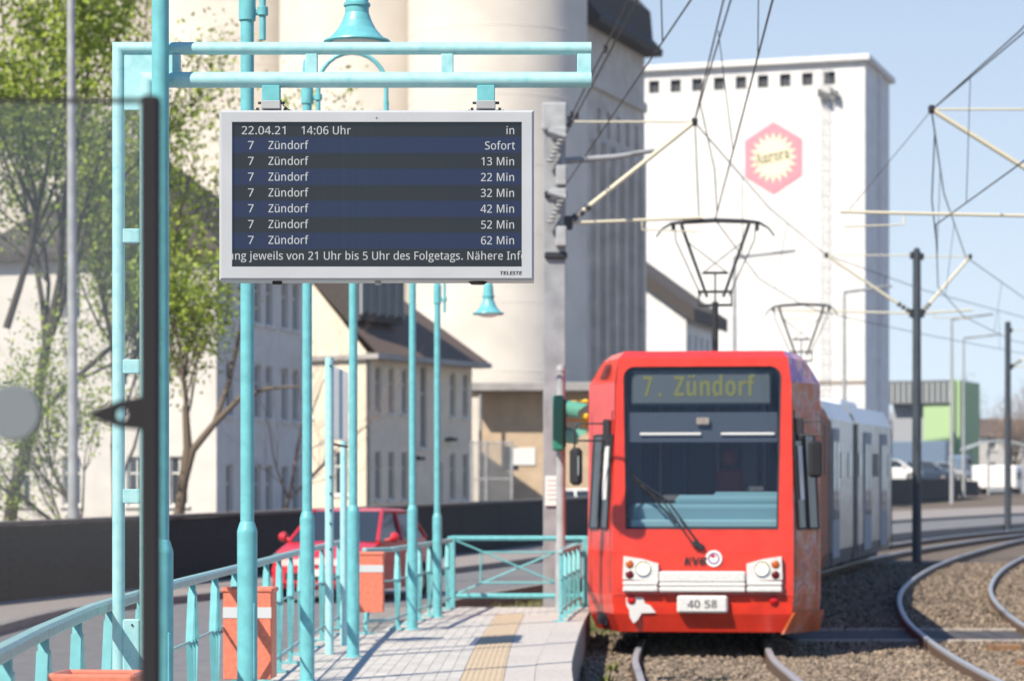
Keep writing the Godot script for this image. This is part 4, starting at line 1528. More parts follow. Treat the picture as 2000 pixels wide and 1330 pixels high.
		for w in [o, e]:
			var cap := []
			for s in sec: cap.append(w + rt * s[0] + Vector3.UP * s[1])
			for j in 4: cap.append(w - rt * sec[3 - j][0] + Vector3.UP * sec[3 - j][1])
			face(st, cap, -fw if w == o else fw)
		var bd := part("rear_body", st, M.tram_orange if k == 0 else M.tram_silver, t, Vector3.ZERO, "orange-red middle body" if k == 0 else "silver rear body")
		st = S()
		for sd in [-1.0, 1.0]:
			face(st, [o + rt * 1.315 * sd + Vector3.UP * 3.02, e + rt * 1.315 * sd + Vector3.UP * 3.02, e + rt * 1.10 * sd + Vector3.UP * 3.38, o + rt * 1.10 * sd + Vector3.UP * 3.38], rt * sd + Vector3.UP)
		face(st, [o + rt * 1.10 + Vector3.UP * 3.38, e + rt * 1.10 + Vector3.UP * 3.38, e - rt * 1.10 + Vector3.UP * 3.38, o - rt * 1.10 + Vector3.UP * 3.38], Vector3.UP)
		part("roof_shell", st, M.tram_silver_roof if k else M.tram_orange, bd)
		var len := (e - o).length()
		var doors := [[0.35, 1.35]] if k == 1 else [[1.2, 2.5], [4.3, 5.6]]
		for dr in doors:
			st = S()
			var mid: Vector3 = o + fw * (dr[0] + dr[1]) / 2 + rt * 1.325 + Vector3.UP * 1.6
			box(st, mid, Vector3(dr[1] - dr[0], 2.5, 0.03), Basis(fw, Vector3.UP, fw.cross(Vector3.UP)), 0.008)
			var dn := part("door", st, M.hall_grey if k else M.tram_orange, bd)
			for g in [-0.28, 0.28]:
				st = S()
				box(st, mid + fw * g + Vector3.UP * 0.25 + rt * 0.012, Vector3(0.34, 1.5, 0.02), Basis(fw, Vector3.UP, fw.cross(Vector3.UP)), 0.005)
				part("door_pane", st, M.tram_glass_side, dn)
		if k > 0:
			var xs := [1.9, 3.2] if k == 1 else [0.5, 3.1, 3.7, 6.1]
			for x in xs:
				st = S()
				box(st, o + fw * x + rt * 1.322 + Vector3.UP * 2.15, Vector3(0.3, 0.5, 0.02), Basis(fw, Vector3.UP, fw.cross(Vector3.UP)), 0.005)
				part("small_window", st, M.tram_glass_side, bd)
			for x in [0.12, len - 0.12]:
				st = S()
				box(st, o + fw * x + rt * 1.32 + Vector3.UP * 1.6, Vector3(0.03, 2.8, 0.016), Basis(fw, Vector3.UP, fw.cross(Vector3.UP)))
				part("panel_joint", st, M.seal_black, bd)
		st = S()
		box(st, (o + e) / 2 + Vector3.UP * 0.22, Vector3(len - 0.4, 0.3, 2.0), Basis(fw, Vector3.UP, fw.cross(Vector3.UP)))
		part("undergear", st, M.bellows, bd)
		st = S()
		for j in 5:
			box(st, o - fw * (0.05 + 0.075 * j) + Vector3.UP * 1.75, Vector3(0.05, 2.9 - 0.06 * (j % 2), 2.44 - 0.08 * (j % 2)), Basis(fw, Vector3.UP, fw.cross(Vector3.UP)))
		part("bellows", st, M.bellows, bd)
		if k > 0:
			st = S()
			box(st, (o + e) / 2 + Vector3.UP * 3.47, Vector3(len * 0.4, 0.2, 1.5), Basis(fw, Vector3.UP, fw.cross(Vector3.UP)), 0.05)
			part("roof_unit", st, M.tram_silver_roof, bd)
	# pantographs
	for pn in [[V(3.02, 0.1, 38.0), 1.75, -5.3], [V(6.45, 0.3, 57.0), 1.62, -14.0]]:
		var at: Vector3 = inv * pn[0]
		var bb := Basis(Vector3.UP, deg_to_rad(pn[2] + 5.3))
		var w: float = pn[1] / 2
		var P := func(x: float, y: float, z := 0.0) -> Vector3: return at + bb * Vector3(x, y, z)
		st = S()
		tube(st, [P.call(0.0, 3.2), P.call(0.0, 4.55)], 0.05, 10)
		var pg := part("pantograph", st, M.black_plastic, t)
		st = S()
		tube(st, [P.call(-w, 5.52), P.call(-w * 0.9, 5.64), P.call(-w * 0.74, 5.72), P.call(-w * 0.5, 5.74), P.call(0.0, 5.76), P.call(w * 0.5, 5.74), P.call(w * 0.74, 5.72), P.call(w * 0.9, 5.64), P.call(w, 5.52)], [0.012, 0.014, 0.024, 0.034, 0.036, 0.034, 0.024, 0.014, 0.012], 8)
		part("collector_head", st, M.iron_dark, pg)
		for sd in [-1.0, 1.0]:
			st = S()
			tube(st, [P.call(0.5 * sd, 5.70), P.call(0.45 * sd, 5.55), P.call(0.12 * sd, 4.62)], [0.028, 0.026, 0.024], 7)
			tube(st, [P.call(0.6 * sd, 5.70), P.call(0.58 * sd, 5.45, 0.1), P.call(0.2 * sd, 4.62, 0.1)], 0.01, 5)
			box(st, P.call(0.62 * sd, 5.66), Vector3(0.06, 0.12, 0.06))
			part("arm", st, M.iron_dark, pg)
		st = S()
		for y in [[4.98, 0.19], [4.70, 0.26], [4.50, 0.25]]:
			tube(st, [P.call(-y[1], y[0]), P.call(y[1], y[0])], 0.024, 6)
		tube(st, [P.call(-0.42, 5.45), P.call(0.18, 4.98)], 0.008, 5)
		tube(st, [P.call(0.42, 5.45), P.call(-0.18, 4.98)], 0.008, 5)
		for sd in [-0.24, 0.24]:
			tube(st, [P.call(sd, 4.70), P.call(sd, 4.50)], 0.012, 5)
		tube(st, [P.call(0, 4.5), P.call(0, 4.98)], 0.014, 5)
		part("crossbar", st, M.iron_dark, pg)

func ring(st: SurfaceTool, outer: PackedVector2Array, inner: PackedVector2Array, x: Transform3D, z: float) -> void:   # flat frame between two outlines
	var o := outer.duplicate()
	if Geometry2D.is_polygon_clockwise(o): o.reverse()
	var n := inner.duplicate()
	if not Geometry2D.is_polygon_clockwise(n): n.reverse()
	# bridge at the nearest pair
	var bi := 0
	var bj := 0
	var best := 1e9
	for i in o.size():
		for j in n.size():
			if o[i].distance_to(n[j]) < best:
				best = o[i].distance_to(n[j])
				bi = i
				bj = j
	var poly := PackedVector2Array()
	for i in o.size() + 1: poly.append(o[(bi + i) % o.size()])
	for j in n.size() + 1: poly.append(n[(bj + j) % n.size()])
	var tri := Geometry2D.triangulate_polygon(poly)
	if tri.is_empty():
		push_error("ring failed")
	for i in range(0, tri.size(), 3):
		var q := []
		for k in 3: q.append(x * Vector3(poly[tri[i + k]].x, poly[tri[i + k]].y, z))
		face(st, q, x.basis.z)

func arc_ring(st: SurfaceTool, c: Vector2, r1: float, r0: float, a0: float, a1: float, x: Transform3D, z: float) -> void:
	var n := 24
	for k in n:
		var u := lerpf(a0, a1, float(k) / n)
		var v := lerpf(a0, a1, float(k + 1) / n)
		var q := []
		for e in [[r0, u], [r1, u], [r1, v], [r0, v]]:
			q.append(x * Vector3(c.x + e[0] * cos(e[1]), c.y + e[0] * sin(e[1]), z))
		face(st, q, x.basis.z)

# ------------------------------------------------------------------ overhead line
func wire(parent: Node3D, called: String, pts: Array, r: float) -> void:
	var st := S()
	var w := []
	for p in pts: w.append(p - parent.position)
	tube(st, w, r, 5)
	part(called, st, M.wire, parent)

func cantilever(m: Node3D, base_x: float, tip_x: float, y_low: float, y_top: float, z := 0.0, reach := 0.0) -> void:
	# diagonal tube, top rod and registration tube of one bracket, in the mast's own frame
	var st := S()
	tube(st, [Vector3(base_x, y_low, z), Vector3(tip_x, y_top, z)], 0.035, 8)
	var c := part("bracket_tube", st, M.cream_tube, m)
	st = S()
	for f in [0.04, 0.09, 0.14]:
		var p := Vector3(base_x, y_low, z).lerp(Vector3(tip_x, y_top, z), f)
		var q := Vector3(base_x, y_low, z).lerp(Vector3(tip_x, y_top, z), f + 0.03)
		tube(st, [p, q], 0.055, 8)
	part("insulator", st, M.pole_dark, c)
	st = S()
	tube(st, [Vector3(base_x, y_top, z), Vector3(tip_x, y_top, z)], 0.016, 6)
	part("top_rod", st, M.cream_tube, m)
	st = S()
	var far := tip_x if reach == 0.0 else reach
	tube(st, [Vector3(base_x, y_low, z), Vector3(far, y_low + 0.08, z)], 0.024, 7)
	var g := part("registration_tube", st, M.cream_tube, m)
	st = S()
	var s := signf(tip_x - base_x)
	tube(st, [Vector3(far - s * 0.9, y_low + 0.02, z), Vector3(far - s * 0.9, y_low - 0.1, z), Vector3(far - s * 0.05, y_low - 0.13, z)], 0.014, 6)
	part("steady_arm", st, M.cream_tube, g)
	st = S()
	box(st, Vector3(tip_x, y_top, z), Vector3(0.09, 0.12, 0.09), Basis.IDENTITY, 0.02)
	part("clamp", st, M.iron_dark, c)
	st = S()
	box(st, Vector3(base_x, y_low, z), Vector3(0.14, 0.2, 0.16), Basis.IDENTITY, 0.02)
	box(st, Vector3(base_x, y_top, z), Vector3(0.12, 0.16, 0.14), Basis.IDENTITY, 0.02)
	part("mast_clamp", st, M.iron_dark, c)

func on_line(pts: Array, d: float) -> Vector3:
	for i in pts.size() - 1:
		if d <= -pts[i + 1].z:
			return pts[i].lerp(pts[i + 1], (d + pts[i].z) / (pts[i].z - pts[i + 1].z))
	return pts[-1]

func overhead() -> void:
	# the steel mast at the platform end
	var m := thing("catenary_mast", "grey steel beam mast behind the platform barrier carrying tram wires", "mast", V(0.63, rise(38), 38))
	var st := S()
	box(st, Vector3(0, 3.72, 0), Vector3(0.33, 7.44, 0.24), Basis.IDENTITY, 0.012)
	part("beam", st, M.mast_grey, m)
	st = S()
	box(st, Vector3(0, 7.28, 0.15), Vector3(0.38, 0.42, 0.12), Basis.IDENTITY, 0.03)
	part("head_plate", st, M.galvanised, m)
	for y in [6.75, 5.85]:
		st = S()
		for k in 6:
			lathe(st, [Vector2(0.03, 0), Vector2(0.075, 0.02), Vector2(0.03, 0.05)], Vector3(-0.06 + 0.03 * k, y - 0.16 + 0.06 * k, 0.26), 10)
		box(st, Vector3(0.06, y + 0.28, 0.2), Vector3(0.24, 0.16, 0.2), Basis.IDENTITY, 0.02)
		box(st, Vector3(0.1, y - 0.35, 0.2), Vector3(0.16, 0.3, 0.2), Basis.IDENTITY, 0.02)
		tube(st, [Vector3(-0.1, y + 0.3, 0.3), Vector3(0.16, y + 0.22, 0.3)], 0.04, 8)
		part("insulator_set", st, M.galvanised, m)
		st = S()
		box(st, Vector3(0.02, y - 0.62, 0.14), Vector3(0.34, 0.10, 0.1), Basis.IDENTITY, 0.02)
		part("clamp_block", st, M.iron_dark, m)
	cantilever(m, 0.2, 2.08, 5.72, 7.22, 0.05, 2.2)
	st = S()
	tube(st, [Vector3(0.17, 6.66, -0.1), Vector3(0.9, 6.72, -0.1), Vector3(1.42, 6.80, -0.1)], [0.05, 0.042, 0.03], 8)
	box(st, Vector3(1.32, 6.79, -0.1), Vector3(0.36, 0.06, 0.14), Basis(Vector3(0, 0, 1), 0.13), 0.02)
	part("lamp_arm", st, M.mast_grey, m)
	st = S()
	box(st, Vector3(-0.02, 1.75, 0.15), Vector3(0.24, 0.44, 0.012))
	var nb := part("notice", st, M.white_plate, m)
	st = S()
	for k in 5:
		box(st, Vector3(-0.02 - 0.02 * (k % 2), 1.90 - 0.07 * k, 0.157), Vector3(0.17 - 0.04 * (k % 2), 0.014, 0.003))
	part("printed_lines", st, M.mast_grey, nb)

	# round mast between the tracks
	m = thing("catenary_mast", "dark round mast standing between the two curving tracks", "mast", V(9.5, rise(60), 60))
	st = S()
	tube(st, [Vector3(0, -0.4, 0), Vector3(0, 7.15, 0), Vector3(0, 7.25, 0)], [0.115, 0.095, 0.06], 16)
	part("pole", st, M.pole_dark, m)
	cantilever(m, -0.1, -2.12, 5.72, 7.08, 0.0, -3.3)
	cantilever(m, 0.1, 1.25, 5.72, 7.05, 0.0, 1.3)
	m = thing("catenary_mast", "slim dark mast farther along the climbing tracks", "mast", V(17.65, rise(91), 91))
	st = S()
	tube(st, [Vector3(0, -0.4, 0), Vector3(0, 7.3, 0)], [0.125, 0.10], 14)
	part("pole", st, M.pole_dark, m)
	cantilever(m, 0.1, 2.2, 5.7, 7.0, 0.0, 2.6)
	# mast right of the second track, only its brackets reach into view
	m = thing("catenary_mast", "grey mast whose cream brackets hold the right-hand wires", "mast", V(8.5, rise(36.2), 36.2))
	st = S()
	tube(st, [Vector3(0, -0.4, 0), Vector3(0, 7.9, 0)], [0.14, 0.12], 14)
	part("pole", st, M.pole_dark, m)
	cantilever(m, -0.12, -2.56, 5.63, 7.16, 0.0, -3.85)
	wire(m, "stay_wire", [V(5.94, 7.22, 36.2), V(4.75, 5.78, 36.2)], 0.006)

	# wires of the tram's track
	var w := thing("contact_line", "contact and carrier wires hung above the tram's track", "wires", V(2.2, 5.9, 29.4))
	wire(w, "contact_wire", [V(1.7, 5.75, 4), V(2.17, 5.87, 21.3), V(3.02, 5.87, 38), V(4.7, 5.9, 48.6), V(6.45, 6.06, 57), V(7.3, 6.1, 60), V(11.4, 6.3, 71), V(20, 6.55, 91)], 0.010)
	for o in [-0.03, 0.05]:
		wire(w, "carrier_wire", [V(2.0 + o, 7.45, 4), V(2.40 + o, 7.30, 28.7), V(2.71, 7.32, 38)], 0.011)
	wire(w, "carrier_wire", [V(2.71, 7.32, 38), V(4.9, 7.22, 48.5), V(7.38, 7.44, 60), V(11.5, 7.5, 71), V(19.8, 7.75, 91)], 0.011)
	var low := [V(1.7, 5.75, 4), V(2.17, 5.87, 21.3), V(3.02, 5.87, 38), V(4.7, 5.9, 48.6), V(6.45, 6.06, 57), V(7.3, 6.1, 60), V(11.4, 6.3, 71), V(20, 6.55, 91)]
	var high := [V(2.0, 7.45, 4), V(2.40, 7.30, 28.7), V(2.71, 7.32, 38), V(4.9, 7.22, 48.5), V(7.38, 7.44, 60), V(11.5, 7.5, 71), V(19.8, 7.75, 91)]
	for dd in [24.0, 30.5, 44.0, 51.5, 66.0, 80.0]:
		wire(w, "dropper", [on_line(high, dd), on_line(low, dd)], 0.006)
	wire(w, "dropper", [V(2.72, 7.3, 38), V(2.78, 5.85, 38)], 0.010)
	wire(w, "dropper", [on_line(high, 36.0), on_line(high, 36.0).lerp(on_line(low, 37.0), 0.6) + Vector3(0.06, 0, 0), on_line(low, 37.0)], 0.009)
	# wires of the second track
	w = thing("contact_line", "contact and carrier wires hung above the right-hand track", "wires", V(5.9, 5.6, 33))
	wire(w, "contact_wire", [V(5.0, 5.5, 4), V(5.88, 5.6, 29.3), V(6.0, 5.6, 36.2), V(8.0, 5.7, 48), V(10.6, 6.0, 60), V(14.5, 6.3, 74), V(21, 6.7, 91)], 0.010)
	for o in [-0.02, 0.05]:
		wire(w, "carrier_wire", [V(5.5 + o, 7.5, 4), V(6.08 + o, 7.30, 30.5), V(5.94, 7.22, 36.2)], 0.010)
	wire(w, "carrier_wire", [V(5.94, 7.22, 36.2), V(7.6, 7.1, 45), V(10.65, 7.4, 60), V(16.6, 7.6, 80), V(21, 7.8, 91)], 0.012)
	low = [V(5.0, 5.5, 4), V(5.88, 5.6, 29.3), V(6.0, 5.6, 36.2), V(8.0, 5.7, 48), V(10.6, 6.0, 60), V(14.5, 6.3, 74), V(21, 6.7, 91)]
	high = [V(5.5, 7.5, 4), V(6.08, 7.30, 30.5), V(5.94, 7.22, 36.2), V(7.6, 7.1, 45), V(10.65, 7.4, 60), V(16.6, 7.6, 80), V(21, 7.8, 91)]
	for dd in [33.5, 42.0, 51.0, 68.0]:
		wire(w, "dropper", [on_line(high, dd), on_line(low, dd)], 0.006)
	wire(w, "dropper", [on_line(high, 38.2), on_line(high, 38.2).lerp(on_line(low, 39.0), 0.6) + Vector3(-0.06, 0, 0), on_line(low, 39.0)], 0.011)
	# anchor wires running back over the platform
	w = thing("anchor_wires", "pair of dark anchor wires running from the grey beam mast", "wires", V(0.8, 7.3, 37))
	for o in [0.0, 0.07]:
		wire(w, "anchor_wire", [V(0.80, 7.25 - o * 1.6, 38), V(1.29 + o * 1.4, 7.28, 28.7), V(2.3 + o, 7.4, 8)], 0.012)
	wire(w, "anchor_wire", [V(0.82, 6.42, 38), V(1.70, 6.47, 24.4), V(2.7, 6.6, 8)], 0.010)
	wire(w, "dropper", [V(1.56, 6.46, 26.5), V(1.54, 6.9, 26.4), V(1.56, 7.6, 26.3)], 0.008)
	st = S()
	for p in [V(0.86, 7.25, 36.8), V(0.93, 7.2, 36.6), V(1.15, 7.26, 31.5)]:
		box(st, p - w.position, Vector3(0.05, 0.05, 0.3))
	part("insulator", st, M.iron_dark, w)

# ------------------------------------------------------------------ railings
func railing(label: String, line: Array, foot: float, height: float, bay: float) -> Node3D:
	# each post stands inside a lozenge of two bent flat bars; a handrail, a thin rod and a bottom rail run through
	var t := thing("platform_railing", label, "railing", V(line[0].x, foot, line[0].y))
	var o := t.position
	var ln := []
	for p in line: ln.append(V(p.x, foot, p.y) - o)
	for r in [[height, 0.0, "handrail"], [height * 0.62, 0.009, "middle_rod"], [0.13, 0.016, "bottom_rail"]]:
		for i in ln.size() - 1:
			var a: Vector3 = ln[i] + Vector3.UP * r[0]
			var b: Vector3 = ln[i + 1] + Vector3.UP * r[0]
			var st := S()
			if r[2] == "handrail":
				var f := (b - a).normalized()
				box(st, (a + b) / 2, Vector3((b - a).length() + 0.004, 0.05, 0.06), Basis(f, Vector3.UP, f.cross(Vector3.UP)), 0.012)
			else:
				tube(st, [a, b], r[1], 7)
			part(r[2], st, M.teal_rail, t)
	var total := 0.0
	for i in ln.size() - 1: total += (ln[i + 1] - ln[i]).length()
	var at := func(s: float) -> Array:
		var left := s
		for i in ln.size() - 1:
			var seg: Vector3 = ln[i + 1] - ln[i]
			if left <= seg.length() + 1e-4:
				return [ln[i] + seg.normalized() * left, seg.normalized()]
			left -= seg.length()
		return [ln[-1], (ln[-1] - ln[-2]).normalized()]
	var pst := S()
	box(pst, Vector3(0, height / 2, 0), Vector3(0.012, height - 0.03, 0.04), Basis.IDENTITY, 0.003)
	var pmesh := pst.commit()
	var fst := S()
	box(fst, Vector3(0, 0.008, 0), Vector3(0.12, 0.016, 0.16), Basis.IDENTITY, 0.004)
	var fmesh := fst.commit()
	var bars := []
	for sd in [-1.0, 1.0]:
		var bst := S()
		var kn := [Vector2(0.012, height - 0.03), Vector2(0.04, height - 0.07), Vector2(0.145, height * 0.62), Vector2(0.020, 0.14)]
		for k in 3:
			var a := Vector3(kn[k].x * sd, kn[k].y, 0)
			var b := Vector3(kn[k + 1].x * sd, kn[k + 1].y, 0)
			var f := (b - a).normalized()
			var w: float = [0.032, 0.042, 0.036][k]
			box(bst, (a + b) / 2, Vector3((b - a).length() + 0.004, 0.008, w), Basis(f, Vector3(0, 0, 1).cross(f), Vector3(0, 0, 1)), 0.001)
		bars.append(bst.commit())
	var s := 0.03
	while s < total + 0.05:
		var w: Array = at.call(minf(s, total - 0.03))
		var f: Vector3 = w[1]
		var b := Basis(f, Vector3.UP, f.cross(Vector3.UP))
		piece("post", pmesh, M.teal_paint, t, Transform3D(b, w[0]))
		piece("foot_plate", fmesh, M.teal_paint, t, Transform3D(b, w[0]))
		for k in 2:
			if (k == 0 and s < 0.2) or (k == 1 and s > total - 0.2):
				continue
			piece("lozenge_bar", bars[k], M.teal_paint, t, Transform3D(b, w[0]))
		s += bay
	return t

func railings() -> void:
	var a := []
	for p in [Vector2(-1.33, 5.6), Vector2(-1.50, 7.1), Vector2(-1.66, 9.0), Vector2(-1.78, 10.8), Vector2(-1.86, 14.0), Vector2(-1.87, 18.6), Vector2(-1.90, 23.0), Vector2(-1.88, 26.0), Vector2(-1.87, 29.2)]:
		a.append(p)
	railing("long teal railing along the street side of the platform", a, PLAT, 0.93, 1.16)
	railing("teal railing behind the far lamp posts, ending at the cross-braced barrier", [Vector2(-1.54, 26.6), Vector2(-1.28, 27.0), Vector2(-1.10, 29.2), Vector2(-0.84, 32.3), Vector2(-0.79, 32.95)], PLAT, 0.87, 1.0)
	railing("short teal railing at the signal pole beside the tram", [Vector2(0.555, 29.2), Vector2(0.70, 31.1), Vector2(0.86, 33.0)], PLAT, 0.80, 0.93)
	# cross-braced barrier across the platform end
	var t := thing("end_barrier", "teal barrier with crossed bracing closing the platform end", "barrier", V(-0.785, PLAT, 33.1))
	var st := S()
	for x in [0.0, 1.75]:
		st = S()
		box(st, Vector3(x, 0.46, 0), Vector3(0.10, 0.92, 0.10), Basis.IDENTITY, 0.01)
		part("post", st, M.teal_paint, t)
	for y in [0.895, 0.15]:
		st = S()
		tube(st, [Vector3(0, y, 0), Vector3(1.75, y, 0)], 0.034, 10)
		part("rail", st, M.teal_paint, t)
	for l in [[0.38, 0.715, 1.42, 0.715], [0.38, 0.32, 1.42, 0.32], [0.38, 0.32, 0.38, 0.715], [1.42, 0.32, 1.42, 0.715]]:
		st = S()
		tube(st, [Vector3(l[0], l[1], 0), Vector3(l[2], l[3], 0)], 0.012, 7)
		part("frame_bar", st, M.teal_paint, t)
	for l in [[0.05, 0.87, 1.70, 0.18], [0.05, 0.17, 1.70, 0.86]]:
		st = S()
		tube(st, [Vector3(l[0], l[1], 0.02 if l[1] > 0.5 else -0.01), Vector3(l[2], l[3], 0.02 if l[1] > 0.5 else -0.01)], 0.012, 7)
		part("brace", st, M.teal_paint, t)

# ------------------------------------------------------------------ lamp posts
func lamp_posts() -> void:
	# x, depth, collar height above the platform, drop of the whole lamp
	var spots := [[-1.513, 11.0, 1.17, 0.0, 1.0], [-1.46, 14.1, 1.22, 0.0, 1.0], [-1.57, 19.6, 1.25, 0.0, 1.0], [-1.41, 22.7, 1.29, 0.0, 1.0], [-1.07, 27.5, 1.28, 0.0, 1.0], [-0.885, 30.3, 1.18, 0.32, 1.0]]
	var names := ["first teal lamp post, standing beside the departure display's frame", "second teal lamp post from the display frame, beside the nearer orange bin", "third teal lamp post from the display frame, with an arched lamp neck", "fourth teal lamp post from the display frame, beside the twin-poled sign", "fifth teal lamp post from the display frame, in front of the far railing", "sixth teal lamp post from the display frame, nearest the barrier"]
	for i in spots.size():
		var s: Array = spots[i]
		var t := thing("lamp_post", names[i], "lamp post", V(s[0], PLAT, s[1]), 0.0, "teal lamp posts along the platform")
		var dy: float = -s[3]
		var st := S()
		lathe(st, [Vector2(0.075, 0), Vector2(0.075, 0.012), Vector2(0.056, 0.02), Vector2(0.056, s[2]), Vector2(0.054, s[2] + 0.012), Vector2(0.042, s[2] + 0.05), Vector2(0.038, s[2] + 0.056)], Vector3.ZERO, 24)
		var lw := part("base_tube", st, M.teal_paint, t)
		st = S()
		box(st, Vector3(0.045, 0.62, 0.026), Vector3(0.035, 0.42, 0.012), Basis(Vector3.UP, 1.05), 0.004)
		part("service_door", st, M.teal_paint, lw)
		st = S()
		lathe(st, [Vector2(0.038, s[2] + 0.05), Vector2(0.037, 4.05 + dy), Vector2(0.037, 4.7 + dy), Vector2(0.03, 4.76 + dy), Vector2(0.0, 4.79 + dy)], Vector3.ZERO, 20)
		part("upper_tube", st, M.teal_paint, t)
		for y in [4.03, 4.42]:
			st = S()
			lathe(st, [Vector2(0.036, 0), Vector2(0.047, 0.008), Vector2(0.047, 0.22), Vector2(0.036, 0.23)], Vector3(0, y + dy, 0), 20)
			tube(st, [Vector3(0.04, y + 0.05 + dy, 0), Vector3(0.085, y + 0.05 + dy, 0)], 0.016, 8)
			lathe(st, [Vector2(0.017, 0.0), Vector2(0.03, 0.006), Vector2(0.03, 0.05), Vector2(0.017, 0.056)], Vector3(0.085, y + 0.03 + dy, 0), 16)
			part("clamp", st, M.teal_paint, t)
		# swan neck
		var pts := [Vector3(0.085, 3.93 + dy, 0), Vector3(0.085, 4.55 + dy, 0)]
		for k in 13:
			var a := PI - PI * k / 12.0
			pts.append(Vector3(0.345 + 0.26 * cos(a), 4.56 + 0.26 * sin(a) + dy, 0))
		pts.append(Vector3(0.605, 4.42 + dy, 0))
		st = S()
		tube(st, pts, 0.0175, 12)
		part("swan_neck", st, M.teal_paint, t)
		st = S()
		lathe(st, [Vector2(0.178, 3.905), Vector2(0.186, 3.915), Vector2(0.182, 3.925), Vector2(0.155, 3.935), Vector2(0.135, 3.955), Vector2(0.105, 3.99), Vector2(0.083, 4.03), Vector2(0.072, 4.06), Vector2(0.066, 4.075), Vector2(0.066, 4.11), Vector2(0.074, 4.115), Vector2(0.074, 4.13), Vector2(0.064, 4.135), Vector2(0.06, 4.20), Vector2(0.05, 4.27), Vector2(0.03, 4.32), Vector2(0.021, 4.36), Vector2(0.021, 4.45), Vector2(0.0, 4.45)], Vector3(0.605, dy, 0), 32)
		var sh := part("lamp_shade", st, M.teal_paint, t)
		st = S()
		lathe(st, [Vector2(0.0, 3.87), Vector2(0.06, 3.875), Vector2(0.11, 3.89), Vector2(0.14, 3.915)], Vector3(0.605, dy, 0), 24)
		part("diffuser", st, M.white_plate, sh)

